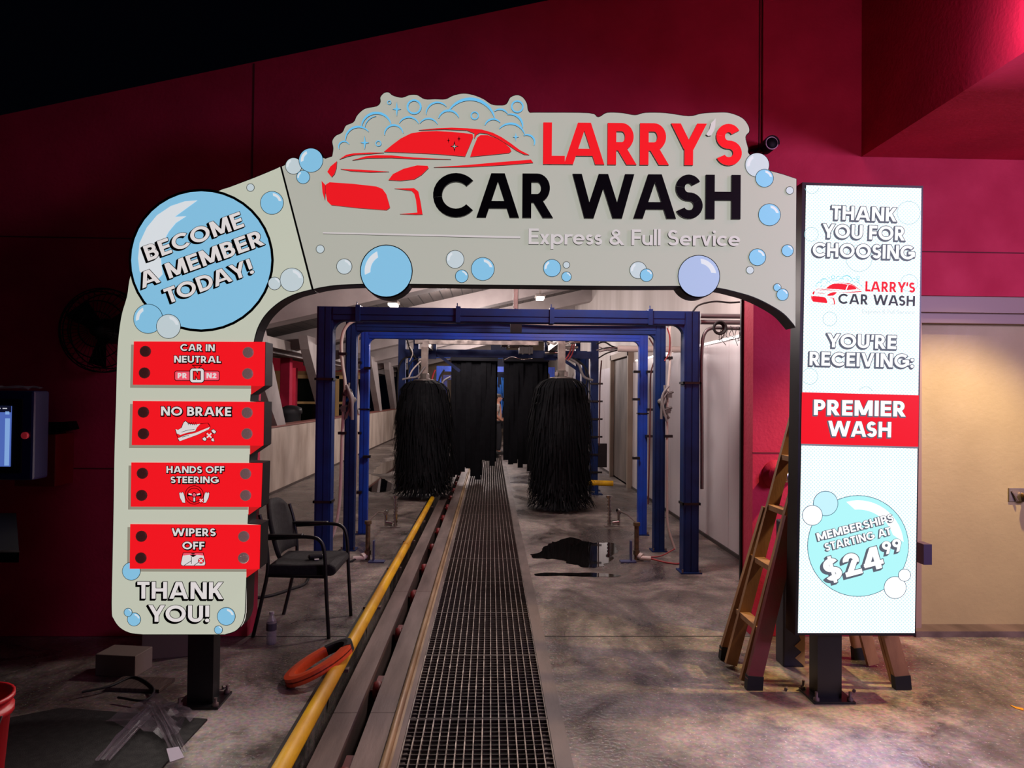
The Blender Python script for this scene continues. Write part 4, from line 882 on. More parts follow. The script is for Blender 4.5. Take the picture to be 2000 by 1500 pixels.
def brush(name_label, X, Y, r, ztop, zbot, seed):
    b = thing('wash_brush', name_label, 'brush', (X, Y, zbot), 'black side brushes')
    MB().mm((X - .05, Y - .05, ztop + .1), (X + .05, Y + .05, 2.34)).build('shaft', noisy('pale_shaft', (150, 138, 130), (120, 108, 102), 8, (.5, .7), .05), b)
    mb = MB(); mb.lathe((X, Y, ztop), [(.17, -.02), (.17, .0), (.08, .015), (.07, .10), (.001, .1)], 20); mb.box((X + .06, Y - .08, ztop + .05), (.05, .03, .07)); mb.box((X - .08, Y - .07, ztop + .05), (.04, .03, .05)); mb.build('hub', GALV, b)
    MB().lathe((X, Y, zbot), [(.12, .12), (.12, ztop - zbot)], 16).build('core', BRISTLE, b)
    rnd = random.Random(seed); mb = MB()
    ns = 16
    def strip(a, path_, wd):
        t = Vector((-math.sin(a), math.cos(a), 0)); vs = []
        for p, k in path_: vs += [p - t*wd*k/2, p + t*wd*k/2]
        mb.add(vs, [(2*i, 2*i + 1, 2*i + 3, 2*i + 2) for i in range(len(path_) - 1)])
    H = ztop - zbot
    for tier in range(ns):
        z0 = ztop - H*tier/ns*.95; n = 130 if tier < 3 else 104; low = tier >= ns - 4
        for k in range(n):
            a = 2*math.pi*(k + rnd.random()*.9)/n; rr = r*rnd.uniform(.88, 1.0)*(.93 if tier < 2 else 1); dr = Vector((math.cos(a), math.sin(a), 0))
            L = rnd.uniform(.42, .66) if not low else rnd.uniform(.16, .36); flare = rnd.uniform(0, .07) if rnd.random() < .22 else 0
            if low: flare += .03
            pts = [(Vector((X, Y, z0)) + dr*.10, 1), (Vector((X, Y, z0 - .012)) + dr*(rr*.45), 1), (Vector((X, Y, z0 - .06)) + dr*(rr*.72), 1), (Vector((X, Y, z0 - .15)) + dr*(rr*.91), .95), (Vector((X, Y, max(zbot, z0 - L*.7))) + dr*(rr + flare*.5), .8), (Vector((X, Y, max(zbot, z0 - L))) + dr*(rr + flare + .01), .3)]
            strip(a + rnd.uniform(-.12, .12), pts, rnd.uniform(.02, .034))
    mb.build('bristles', BRISTLE, b, kind='stuff')
    return b
brush('right black wash brush, hanging nearer the camera than the left one', 1.0, 10.03, .45, 1.86, .05, 2)
brush('left black wash brush, beside the end of the yellow guide pipe', -1.03, 11.1, .46, 1.83, .07, 3)
def curtain(label, xs, bots, Y):
    c = thing('cloth_curtain', label, 'curtain', ((xs[0] + xs[-1])/2, Y, .2), 'black mitter cloths')
    MB().mm((xs[0] - .02, Y - .03, 2.225), (xs[-1] + .04, Y + .28, 2.29)).build('hanging_rail', BLACK_METAL, c)
    rnd = random.Random(int(abs(xs[0])*100))
    for row in range(3):
        for i in range(len(xs) - 1):
            x0_, x1_ = xs[i], xs[i + 1]; zb = bots[i] + (row*.07 if row else 0); yy = Y + .1*row; sw = rnd.uniform(-.008, .008); mb = MB(); n = 7; t = .008
            F = []; 
            for k in range(n + 1):
                z = 2.225 + (zb - 2.225)*k/n; oy = yy + .012*math.sin(k*1.1 + i*1.7 + row); xo = sw*k/n; F.append((x0_ - .004 + xo + .03*(row % 2), x1_ + .004 + xo + .03*(row % 2), oy, z))
            vs = []
            for a, b_, oy, z in F: vs += [(a, oy, z), (b_, oy, z), (b_, oy + t, z), (a, oy + t, z)]
            fs = [(0, 1, 2, 3), (4*n, 4*n + 1, 4*n + 2, 4*n + 3)]
            for k in range(n):
                for e_ in range(4): fs.append((4*k + e_, 4*k + (e_ + 1) % 4, 4*k + 4 + (e_ + 1) % 4, 4*k + 4 + e_))
            mb.add(vs, fs); mb.build('cloth_strip', CLOTH, c)
def lin_x(a, b, n): return [a + (b - a)*k/n for k in range(n + 1)]
curtain('left black cloth curtain hanging behind the left brush', lin_x(-.717, .09, 9), [.1, .14, .2, .26, .12, .06, .42, .40, .31], 13.0)
curtain('right black cloth curtain hanging left of the right brush', lin_x(.245, 1.03, 9), [.42, .34, .36, .28, .34, .22, .3, .1, .12], 13.0)
FG = gantry('farther blue gantry that holds the black cloth curtains', 13.35, -1.55, 1.85, 2.42, .13, .13, BLUE_STEEL)
gantry('farthest blue gantry, deep in the tunnel', 21.0, -1.6, 1.9, 2.45, .14, .16, BLUE_LIT)
mb = MB(); mb.mm((-1.0, 15.0, 1.92), (-.66, 15.3, 2.02)); mb.mm((-1.0, 15.0, 0), (-.93, 15.3, 1.92))
mb.build('side_washer', mat('pale_blue_steel', (70, 76, 150), .4), None, 'pale blue side washer frame seen between left brush and left curtain', 'car wash machine')
bb = MB(); rnd = random.Random(8)
for k in range(260):
    a = rnd.uniform(0, 6.28); rr = rnd.uniform(.3, .4); z0 = rnd.uniform(1.3, 2.2); x = .25 + rr*math.cos(a); yy = 23 + rr*math.sin(a); t = Vector((-math.sin(a), math.cos(a), 0))*.025; p = Vector((x, yy, z0)); q_ = p + Vector((.1*math.cos(a), .1*math.sin(a), -.5))
    bb.add([p - t, p + t, q_ + t*.4, q_ - t*.4], [(0, 1, 2, 3)])
bt = thing('blue_brush', 'blue bristle brush far down the tunnel above the standing man', 'brush', (.25, 23, 1))
bb.build('bristles', mat('blue_bristle', (40, 120, 220), .6), bt, kind='stuff')
MB().cyl((.25, 23, .9), (.25, 23, 2.3), .3, n=14).mm((.0, 22.9, 2.3), (.5, 23.1, beamz(0) + .31)).build('core', mat('blue_core', (10, 20, 50), .7), bt)

# standing man far down the tunnel
def skin(name, joints, edges, m, parent):
    me = bpy.data.meshes.new(name); o = bpy.data.objects.new(name, me); COL.objects.link(o); o.parent = parent
    me.from_pydata([j[0] for j in joints], edges, []); me.materials.append(m); sk = o.modifiers.new('skin', 'SKIN'); sk.use_smooth_shade = True
    for sv, j in zip(me.skin_vertices[0].data, joints): sv.radius = (j[1], j[2] if len(j) > 2 else j[1])
    me.skin_vertices[0].data[0].use_root = True
    ss = o.modifiers.new('smooth', 'SUBSURF'); ss.levels = ss.render_levels = 2
    return o
man = thing('person', 'man in grey t-shirt, dark trousers and baseball cap standing side-on beyond the curtains', 'person', (.20, 19.3, 0))
SKIN = mat('skin', (206, 150, 128), .55)
J = [((0, 0, .88), .13, .10), ((.02, 0, 1.06), .13, .11), ((.02, 0, 1.25), .14, .12), ((-.01, 0, 1.385), .06), ((.01, 0, 1.45), .06),
     ((0, .10, .82), .085), ((.03, .11, .46), .06), ((-.01, .11, .09), .042), ((.12, .12, .035), .024), ((0, -.10, .82), .085), ((.05, -.11, .46), .06), ((.03, -.11, .09), .042), ((.16, -.12, .035), .024),
     ((-.01, .18, 1.31), .06), ((-.05, .235, 1.07), .042), ((.12, .16, .96), .032), ((.17, .12, .95), .028), ((-.01, -.18, 1.31), .06), ((-.05, -.235, 1.07), .042), ((.12, -.16, .93), .032), ((.17, -.12, .92), .028)]
Ed = [(0, 1), (1, 2), (2, 3), (3, 4), (0, 5), (5, 6), (6, 7), (7, 8), (0, 9), (9, 10), (10, 11), (11, 12), (2, 13), (13, 14), (14, 15), (15, 16), (2, 17), (17, 18), (18, 19), (19, 20)]
body = skin('body', J, Ed, SKIN, man)
def sub(ids, ed, g_, m, nm):
    mp = {v: k for k, v in enumerate(ids)}; return skin(nm, [(J[v][0], J[v][1] + g_, (J[v][2] if len(J[v]) > 2 else J[v][1]) + g_) for v in ids], [(mp[a], mp[b]) for a, b in ed], m, man)
def mid(a, b, t, r): J.append((tuple(p + (q - p)*t for p, q in zip(J[a][0], J[b][0])), r)); return len(J) - 1
s1, s2 = mid(13, 14, .7, .05), mid(17, 18, .7, .05)
sub([0, 1, 2, 13, s1, 17, s2], [(0, 1), (1, 2), (2, 13), (13, s1), (2, 17), (17, s2)], .018, noisy('grey_tshirt', (190, 180, 174), (168, 158, 152), 6, (.8, .9), .1), 't_shirt')
J.append(((0, 0, .86), .13, .10)); sub([len(J) - 1, 5, 6, 7, 9, 10, 11], [(len(J) - 1, 5), (5, 6), (6, 7), (len(J) - 1, 9), (9, 10), (10, 11)], .02, mat('dark_trousers', (26, 27, 34), .8), 'trousers')
wm = Vector((.20, 19.3, 0))
hd = MB(); hd.lathe(wm + Vector((.02, 0, 1.42)), [(.035, 0), (.06, .02), (.075, .07), (.082, .12), (.075, .16), (.045, .195), (.001, .205)], 16)
hd.box(wm + Vector((.105, 0, 1.51)), (.035, .025, .035), Matrix.Rotation(R(30), 3, 'Y')); hd.box(wm + Vector((.085, 0, 1.465)), (.03, .045, .012)); hd.box(wm + Vector((.02, .083, 1.52)), (.03, .015, .05)); hd.box(wm + Vector((.02, -.083, 1.52)), (.03, .015, .05))
hd.build('head', SKIN, man)
MB().box(wm + Vector((.088, .03, 1.535)), (.012, .02, .008)).box(wm + Vector((.088, -.03, 1.535)), (.012, .02, .008)).build('eyes', BLK, man)
MB().lathe(wm + Vector((.015, 0, 1.555)), [(.088, 0), (.09, .03), (.075, .065), (.04, .085), (.001, .09)], 16).box(wm + Vector((.13, 0, 1.558)), (.11, .12, .012), Matrix.Rotation(R(8), 3, 'Y')).build('cap', mat('grey_cap', (84, 76, 74), .8), man)
MB().lathe(wm + Vector((.012, 0, 1.52)), [(.078, -.01), (.086, .035)], 16).build('hair', mat('brown_hair', (60, 44, 36), .8), man)
for s in (1, -1):
    fb_ = MB(); h0 = wm + Vector((.185, .115*s, .945 if s > 0 else .915))
    for k in range(4): fb_.tube(curve([h0 + Vector((0, -.012*s, .024 - .016*k)), h0 + Vector((.035, -.03*s, .022 - .018*k)), h0 + Vector((.045, -.06*s, .016 - .018*k)), h0 + Vector((.03, -.08*s + .004*k, .012 - .018*k))], 3), .0085, 6)
    fb_.tube(curve([h0 + Vector((-.01, -.02*s, .028)), h0 + Vector((.015, -.045*s, .045)), h0 + Vector((.035, -.055*s, .05))], 3), .009, 6); fb_.build('fingers', SKIN, man)
    MB().box(wm + Vector((.065 + .03*(s < 0), .115*s, .045)), (.28, .1, .09)).build('shoe', mat('dark_shoe', (30, 28, 28), .6), man, bevel=.02)

# ------------------------------------------------------------------ spray stands, bumper, puddles
def spray_stand(label, X, Y, h, ringed, s):
    g = thing('spray_stand', label, 'spray stand', (X, Y, 0), 'floor spray stands')
    mb = MB()
    if ringed:
        for k in range(9): mb.cyl((X, Y, .02 + h*k/9), (X, Y, .02 + h*(k + .5)/9), .026, n=12)
        mb.cyl((X, Y, 0), (X, Y, h), .018, n=12); mb.cyl((X, Y, h - .005), (X, Y, h + .02), .04, n=12)
    else: mb.cyl((X, Y, 0), (X, Y, h), .023, n=12); mb.cyl((X, Y, h - .02), (X, Y, h + .012), .034, n=12); mb.cyl((X, Y, .06), (X, Y, .1), .032, n=12)
    mb.build('pipe', CHROME if ringed else noisy('aged_brass', (120, 98, 70), (84, 70, 56), 20, (.4, .6), .1, metal=.5), g)
    mb = MB(); mb.mm((X - .06, Y - .05, 0), (X + .06, Y + .05, .01)); mb.build('base_plate', GALV, g)
    mb = MB()
    if ringed:
        mb.cyl((X + s*.03, Y - .03, .05), (X + s*.11, Y - .03, .06), .03, n=10); mb.cyl((X + s*.11, Y - .03, .02), (X + s*.11, Y - .03, .18), .018, n=10); mb.cyl((X + s*.11, Y - .06, .18), (X + s*.11, Y + .02, .19), .028, n=10)
    else:
        mb.cyl((X - s*.03, Y - .03, .035), (X - s*.13, Y - .04, .03), .022, n=10); mb.cyl((X - s*.02, Y, .05), (X - s*.05, Y - .03, .04), .034, n=10)
    mb.build('elbow_fitting', PVC if not ringed else CHROME, g)
    if not ringed:
        MB().mm((X + s*.055, Y - .06, 0), (X + s*.07, Y + .0, .2)).mm((X + s*.02, Y - .1, 0), (X + s*.17, Y - .01, .012)).build('bracket', mat('blue_grey_bracket', (78, 84, 128), .4, .5), g)
    return g
S1 = spray_stand('brass spray stand behind the black chair, left of the conveyor', -1.163, 6.886, .37, False, 1)
S2 = spray_stand('ringed chrome spray stand in front of the left brush', -1.128, 8.607, .36, True, -1)
S3 = spray_stand('brass spray stand by the puddle, right of the walkway', 1.441, 6.919, .36, False, -1)
S4 = spray_stand('ringed chrome spray stand in front of the right brush', 1.48, 8.736, .36, True, 1)
MB().tube([(-1.163, 6.886, .375), (-1.2, 7.7, .33), (-1.232, 8.50, .19)], .007, 6).build('link_rod', STEEL, S1)
MB().tube([(1.441, 6.919, .365), (1.52, 7.8, .3), (1.585, 8.63, .2)], .007, 6).build('link_rod', STEEL, S3)
MB().tube(curve([(-1.26, 6.84, .03), (-1.34, 6.8, .012), (-1.42, 6.88, .1), (-1.5, 6.95, .02)]), .01, 6).build('hose', RUBBER, S1)
MB().tube(curve([(1.57, 6.88, .03), (1.7, 6.8, .012), (1.82, 6.75, .012), (1.9, 6.85, .03)]), .009, 6).build('hose', mat('red_hose', (150, 40, 44), .5), S3, 'thin red hose')
yb_ = thing('bumper_bar', 'short yellow bumper bar sticking out right of the right brush', 'bumper', (1.9, 11.6, 0))
MB().tube([(1.45, 11.6, .19), (2.02, 11.6, .175)], .045, 14).build('bar', YELLOW, yb_); MB().cyl((1.75, 11.6, 0), (1.75, 11.6, .16), .03, n=10).mm((1.66, 11.5, 0), (1.84, 11.7, .012)).build('foot', BLUE_STEEL, yb_)
def puddle_mat():
    m = mat('puddle_water', (20, 18, 18), .03, spec=.6); return m
def puddle(pts, label, amp=.05):
    P = curve([onZ(a, b, 0) for a, b in pts] + [onZ(*pts[0], 0)], 14)[:-1]; o = []
    from mathutils import noise
    for p in P:
        q = Vector((p.x*4, p.y*4, 3.3)); o.append((p.x + amp*noise.noise(q) + amp*.7*noise.noise(q*3.1), p.y + amp*1.5*noise.noise(q + Vector((9, 4, 1))) + amp*noise.noise(q*3.3), .0022))
    mb = MB(); mb.poly(o); return mb.build('puddle', puddle_mat(), None, label, 'puddle', 'puddles on the concrete', kind='stuff')
def p5(x, y): return (980 + x/3.948, 900 + y/3.948)
puddle([p5(*p) for p in ((205, 715), (300, 690), (380, 640), (470, 605), (560, 600), (690, 632), (860, 640), (872, 700), (820, 780), (740, 830), (640, 822), (520, 790), (400, 760), (250, 752))], 'dark still puddle on the concrete below the right brush')
puddle([p5(*p) for p in ((250, 872), (340, 862), (470, 866), (700, 866), (905, 880), (880, 893), (700, 896), (480, 888), (280, 888))], 'narrow puddle line just nearer than the dark puddle', .012)
puddle([(745, 905), (775, 898), (778, 915), (752, 925), (728, 922)], 'pale shining puddle by the low wall left of the left brush')
puddle([(716, 925), (760, 940), (768, 955), (735, 962), (700, 950)], 'wide shallow puddle left of the left brush')
wd = thing('wire_duct', 'white plastic duct with wires at its end, high on the right', 'duct', tuple(onY(1206, 681, 9.2)))
a, b = onY(1206, 681, 9.2), onY(1252, 681, 9.2); b2_ = Vector((2.48, 9.2, a.z)); MB().tube([a, b2_], .042, 14).build('duct', PVC, wd)
rnd = random.Random(5)
for k in range(5): MB().tube(path([(1207, 681 + rnd.uniform(-3, 3)), (1190, 682 + rnd.uniform(-6, 4)), (1170, 678 + rnd.uniform(-2, 10))], 9.2), .008, 6).build('wire', [GRYP, RUBBER, CHROME][k % 3], wd)

# ------------------------------------------------------------------ lamps fixed to the tunnel ceiling
for (a, b, Yl, lab) in ((1055, 583, 13.7, 'small bright ceiling lamp right of the hanging strut'), (768, 596, 12.6, 'bright ceiling lamp above the left end of the front gantry')):
    c = onY(a, b, Yl); g = thing('ceiling_lamp', lab, 'lamp', tuple(c), 'tunnel ceiling lamps')
    zc = beamz(c.x) + .33; MB().mm((c.x - .02, Yl - .02, c.z + .06), (c.x + .02, Yl + .02, zc)).build('stem', GALV, g)
    MB().box((c.x, Yl, c.z + .045), (.2, .34, .05)).build('housing', GALV, g, bevel=.01)
    MB().box((c.x, Yl, c.z), (.15, .3, .05)).build('diffuser', mat('lit_diffuser', (255, 250, 240), .5, emit=(255, 246, 232), es=5), g, bevel=.015)

# ------------------------------------------------------------------ chair, bottle, pouch, ring
ch = thing('armchair', 'black metal-framed visitor chair with arms, beside the left sign leg', 'chair', (-1.26, 4.96, 0))
CF = mat('black_chair_frame', (16, 15, 16), .4); FAB = noisy('black_chair_fabric', (30, 27, 27), (22, 20, 20), 40, (.8, .9), .15)
r_ = .0125
for (bx, by, fx, fy) in ((-1.54, 4.73, -1.04, 4.70), (-1.48, 5.21, -.99, 5.18)):
    MB().tube(curve([(fx, fy, 0), (fx - .02, fy, .3), (fx - .035, fy, .55), (fx - .07, fy, .64), (fx - .16, fy, .662), (fx - .3, fy, .655), (bx + .1, by, .645), (bx + .05, by, .645)], 5), r_, 8).build('leg', CF, ch, 'front leg that bends back into the armrest')
    MB().tube(curve([(bx, by, 0), (bx + .055, by, .25), (bx + .09, by, .45), (bx + .07, by, .65), (bx + .03, by, .8)], 5), r_, 8).build('leg', CF, ch, 'rear leg that rises into the backrest')
    MB().box(((fx + bx)/2 - .06, (fy + by)/2, .668), (.26, .045, .016)).build('arm_pad', CF, ch, bevel=.006)
    MB().tube([(bx + .08, by, .40), (fx - .025, fy, .40)], .01, 8).build('side_rail', CF, ch)
mb = MB(); n = 8
prof = [(-1.46, .395), (-1.03, .395), (-1.005, .42), (-1.01, .455), (-1.05, .475), (-1.25, .468), (-1.44, .472), (-1.47, .44)]
mb.prism([(x, 4.735, z) for x, z in prof], (0, .44, 0)); mb.build('seat', FAB, ch, bevel=.015)
mb = MB(); nu, nv = 8, 8; vs = []
for i in range(nu + 1):
    for j in range(nv + 1):
        u, v = i/nu*2 - 1, j/nv; k = (1 - .16*abs(2*v - 1)**3); z = .50 + .37*v - .02*abs(u)**3*v*3
        vs.append((-1.445 - .075*v + .045*u*u, 4.965 + .225*u*k, z))
fs = [(i*(nv + 1) + j, i*(nv + 1) + j + 1, (i + 1)*(nv + 1) + j + 1, (i + 1)*(nv + 1) + j) for i in range(nu) for j in range(nv)]
mb.add(vs, fs, True); o = mb.build('backrest', FAB, ch); sd = o.modifiers.new('thick', 'SOLIDIFY'); sd.thickness = .028
pc = MB(); pc.box((-1.18, 4.9, .488), (.10, .055, .028), Matrix.Rotation(R(20), 3, 'Z')); pch = thing('pouch', 'small black pouch with a white tag lying on the chair seat', 'pouch', (-1.18, 4.9, .471))
pc.build('pouch_body', mat('black_pouch', (12, 12, 13), .4), pch, bevel=.01); MB().box((-1.165, 4.865, .478), (.03, .03, .004), Matrix.Rotation(R(20), 3, 'Z')).build('tag', mat('white_tag', (220, 216, 210), .6), pch)
bt_ = thing('water_bottle', 'clear plastic water bottle on the floor in front of the chair', 'bottle', (-1.381, 4.60, 0))
PET = mat('clear_plastic', (190, 186, 190), .12, alpha=.35)
MB().lathe((-1.381, 4.60, 0), [(.026, 0), (.032, .006), (.030, .03), (.032, .04), (.030, .055), (.032, .065), (.032, .135), (.028, .155), (.014, .182), (.013, .192)], 18).build('bottle_body', PET, bt_)
MB().lathe((-1.381, 4.60, .09), [(.0325, 0), (.0325, .045)], 18).build('label_band', mat('dark_label', (70, 66, 78), .5), bt_); MB().lathe((-1.381, 4.60, .19), [(.0155, 0), (.0155, .016)], 14).build('cap', mat('white_cap', (170, 166, 166), .5), bt_)
MB().lathe((-1.381, 4.60, .003), [(.028, 0), (.029, .075)], 18).build('water', mat('water', (150, 150, 156), .05, alpha=.3), bt_)
rg = thing('grab_ring', 'orange plastic ring with a black grip leaning on the yellow guide pipe', 'ring', (-1.05, 3.93, 0))
p0, p1 = Vector((-1.07, 3.89, .02)), Vector((-.83, 4.27, .115)); d_ = (p1 - p0).normalized(); u_ = d_.cross(Vector((0, 0, 1))).normalized(); nn = u_.cross(d_).normalized(); u_, nn = (u_ + nn*.25).normalized(), None; nn = u_.cross(d_).normalized(); nn = nn if nn.z > 0 else -nn
cen = (p0 + p1)/2 + Vector((0, 0, .012)); ra = (p1 - p0).length/2; rb = ra*.62
def ring_part(a0, a1, m, nm, w_=.045, th=.03, n=26):
    mb = MB(); vs = []
    for k in range(n + 1):
        a = R(a0 + (a1 - a0)*k/n); c, s = math.cos(a), math.sin(a)
        for q, hgt in ((0, -1), (0, 1), (w_*.5, 1.15), (w_, 1), (w_, -1)): vs.append(cen + d_*c*(ra - q) + u_*s*(rb - q) + nn*th/2*hgt)
    fs = [(5*k + e_, 5*k + (e_ + 1) % 5, 5*k + 5 + (e_ + 1) % 5, 5*k + 5 + e_) for k in range(n) for e_ in range(5)] + [(0, 1, 2, 3, 4), tuple(5*n + e_ for e_ in range(5))]
    mb.add(vs, fs); return mb.build(nm, m, rg)
ring_part(48, 312, mat('orange_plastic', (226, 84, 40), .4), 'ring_body', .06, .045); ring_part(-50, 50, RUBBER, 'grip', .046, .05, 14)
ring_part(48, 312, mat('orange_dark', (130, 44, 26), .5), 'seam_line', .002, .008)

# ------------------------------------------------------------------ ladder, bollard, wall fittings
ld = thing('step_ladder', 'worn fibreglass folding ladder standing astride behind the screen sign', 'ladder', (1.87, 4.07, 0))
WOODY = noisy('tan_fibreglass', (178, 132, 88), (138, 98, 64), 9, (.5, .7), .08, (1, 1, .3)); MAROON = noisy('maroon_paint_worn', (122, 40, 48), (92, 54, 44), 7, (.4, .6), .06)
hx, hz = 1.87, 1.5
def lerp(a, b, t): return Vector(a) + (Vector(b) - Vector(a))*t
for side, fx in ((-1, 1.46), (1, 2.29)):
    rails = []
    for yn, yo, lb in ((3.96, 3.885, 'near'), (4.21, 4.33, 'far')):
        top = Vector((hx + side*.035, yn, hz)); bot = Vector((fx + side*.015, yn + (.0 if lb == 'near' else 0.), .015)); rails.append((bot, top))
        mb = MB(); mb.bar(bot, top, .068, .03, (0, 1, 0)); mb.build('inner_rail', WOODY, ld)
        ob = Vector((fx, yo, .05)); ot = lerp(bot, top, .62); ot.y = yn + (-.036 if lb == 'near' else .036)
        mb = MB(); mb.bar(ob, ot, .082, .034, (0, 1, 0)); mb.build('outer_rail', MAROON if (side < 0 and lb == 'near') else WOODY, ld)
        MB().bar(Vector((ob.x + (ob.x - ot.x)*.0, ob.y, 0.0)), ob + (ot - ob)*.03, .088, .044, (0, 1, 0)).build('rubber_foot', RUBBER, ld)
        for t in (.45, .58): c = lerp(bot, top, t); MB().box(c + Vector((0, -.02 if lb == 'near' else .02, 0)), (.02, .012, .03)).build('lock_pin', GALV, ld)
    for t in (.2, .42, .63, .83):
        a, b = lerp(*rails[0], t), lerp(*rails[1], t); e_ = .05 if t < .6 else 0.0
        MB().bar(a - Vector((0, e_, 0)), b + Vector((0, e_, 0)), .06, .03).build('rung', WOODY, ld)
for yn in (3.95, 4.21): MB().lathe((hx, yn, hz), [(.001, -.03), (.06, -.03), (.06, .03), (.001, .03)], 16, 'Y').build('hinge', GALV, ld)
bo = onZ(1551, 1303); bl = thing('bollard', 'dark square post with a chipped tan corner behind the screen sign', 'bollard', (bo.x, bo.y + .05, 0))
MB().mm((bo.x - .065, bo.y, 0), (bo.x + .065, bo.y + .12, .86)).build('post', mat('dark_post', (38, 34, 48), .5), bl, bevel=.008)
mb = MB(); rnd = random.Random(3); fr = []
for k in range(9): fr.append((bo.x + .062 - (.02 + .03*rnd.random())*(k % 2 + .6), bo.y - .003, .02 + .035*k))
mb.prism([(bo.x + .064, bo.y - .003, .30), (bo.x + .064, bo.y - .003, .0)] + fr, (0, .004, 0)); mb.build('chipped_paint', mat('bare_tan', (176, 142, 92), .8), bl)
sp_ = onY(1517, 927, WY); st = thing('pipe_stub', 'round red pipe stub sticking out of the wall above the ladder', 'pipe', (sp_.x, WY, sp_.z))
MB().lathe((sp_.x, WY, sp_.z), [(.10, 0), (.1, .012), (.062, .02), (.058, .13), (.03, .14), (.001, .14)], 22, 'Y').build('stub', RED_WALL, st)
MB().lathe((sp_.x, WY - .135, sp_.z), [(.035, 0), (.035, .03), (.02, .035), (.001, .035)], 16, 'Y').build('cap', CHROME, st)
cm = onY(1508, 279, WY - .16); sc_ = thing('security_camera', 'round dark security camera on the red wall above the screen sign', 'camera', (cm.x, WY - .05, cm.z))
MB().lathe((cm.x - .06, WY, cm.z - .04), [(.05, 0), (.05, .03), (.03, .035), (.001, .035)], 18, 'Y').bar((cm.x - .06, WY - .03, cm.z - .04), (cm.x, WY - .08, cm.z), .025, .025).build('mount', mat('red_mount', (110, 16, 36), .5), sc_)
MB().lathe((cm.x, WY - .04, cm.z), [(.03, 0), (.04, .01), (.042, .115), (.001, .115)], 22, 'Y').build('camera_body', BLK, sc_)
mb = MB(); mb.tube([(cm.x + .04*math.cos(R(a)), WY - .156, cm.z + .04*math.sin(R(a))) for a in range(0, 360, 15)], .0035, 6, closed=True); mb.build('trim_ring', mat('pale_ring', (196, 170, 184), .4), sc_)
mb = MB(); P = [(cm.x + .05*math.cos(R(a)), WY - .165, cm.z + .05*math.sin(R(a))) for a in range(-10, 191, 20)] + [(cm.x + .043*math.cos(R(a)), WY - .165, cm.z + .043*math.sin(R(a))) for a in range(190, -11, -20)]
mb.prism(P, (0, .13, 0)); mb.build('sun_hood', BLK, sc_)
cx_ = onY(1490, 140, WY).x; MB().tube([(cx_, WY - .012, cm.z - .04), (cx_, WY - .009, topz(cx_))], .008, 8).build('conduit', RED_WALL, None, 'thin vertical conduit on the red wall above the security camera', 'conduit')

# ------------------------------------------------------------------ dark left side: fan, pay station, counter, clutter
fc = onY(200, 645, 4.55); fan = thing('wall_fan', 'round caged fan on the dark wall behind the left sign leg', 'fan', (fc.x, WY, fc.z))
DK = mat('dark_fan_metal', (20, 18, 19), .5)
mb = MB()
for yo, rr in ((-.1, .265), (-.13, .24), (-.15, .18), (-.16, .11), (-.02, .24), (-.06, .265)): mb.tube([(fc.x + rr*math.cos(R(a)), WY - .1 + yo, fc.z + rr*math.sin(R(a))) for a in range(0, 360, 10)], .004, 5, closed=True)
for k in range(40):
    a = R(9*k); c, s = math.cos(a), math.sin(a); mb.tube([(fc.x + .05*c, WY - .265, fc.z + .05*s), (fc.x + .18*c, WY - .25, fc.z + .18*s), (fc.x + .265*c, WY - .2, fc.z + .265*s), (fc.x + .24*c, WY - .12, fc.z + .24*s)], .002, 4)
mb.build('cage', DK, fan)
for k in range(3):
    a = R(120*k + 20); d1 = Vector((math.cos(a), 0, math.sin(a))); d2 = Vector((-math.sin(a), 0, math.cos(a))); c = Vector((fc.x, WY - .18, fc.z))
    MB().add([c + d1*.05 - d2*.03 + Vector((0, .02, 0)), c + d1*.22 - d2*.07 + Vector((0, .03, 0)), c + d1*.23 + d2*.08 - Vector((0, .03, 0)), c + d1*.05 + d2*.04 - Vector((0, .02, 0))], [(0, 1, 2, 3)]).build('blade', mat('fan_blade', (26, 24, 26), .4), fan)
MB().lathe((fc.x, WY, fc.z), [(.05, 0), (.05, .06), (.08, .07), (.08, .15), (.045, .16), (.045, .26), (.001, .27)], 18, 'Y').build('motor', DK, fan)
kx = -2.14; ky = 3.4
ks = thing('pay_station', 'dark blue pay station with a lit blue screen at the left edge', 'kiosk', (-2.45, ky + .15, 0))
MB().mm((-2.80, ky, 1.18), (kx, ky + .12, 1.6)).mm((-2.80, ky + .12, 1.2), (-2.36, ky + .3, 1.58)).build('housing', mat('navy_housing', (24, 26, 74), .4), ks, bevel=.012)
MB().mm((-2.78, ky - .008, 1.215), (-2.19, ky, 1.56)).build('bezel', mat('black_bezel', (10, 10, 14), .4), ks)
mb = MB(); mb.cur = 0; mb.mm((-2.76, ky - .012, 1.245), (-2.237, ky - .008, 1.527)); mb.cur = 1; mb.mm((-2.76, ky - .0135, 1.498), (-2.237, ky - .012, 1.527)); mb.cur = 2
for x0_, x1_, z0, z1 in ((-2.345, -2.295, 1.488, 1.502), (-2.262, -2.245, 1.488, 1.502), (-2.262, -2.242, 1.25, 1.47), (-2.40, -2.36, 1.488, 1.502)): mb.mm((x0_, ky - .0145, z0), (x1_, ky - .012, z1))
mb.cur = 3
for k in range(3): mb.mm((-2.335 + .03*k, ky - .0145, 1.514), (-2.315 + .03*k, ky - .012, 1.518))
mb.build('screen', [mat('screen_blue', (10, 12, 30), .4, emit=(84, 112, 196), es=.8), mat('screen_dark', (8, 8, 10), .4, emit=(20, 22, 44), es=.6), mat('screen_pale', (10, 10, 10), .4, emit=(132, 170, 226), es=.9), mat('screen_text', (10, 10, 10), .4, emit=(210, 210, 220), es=.9)], ks)
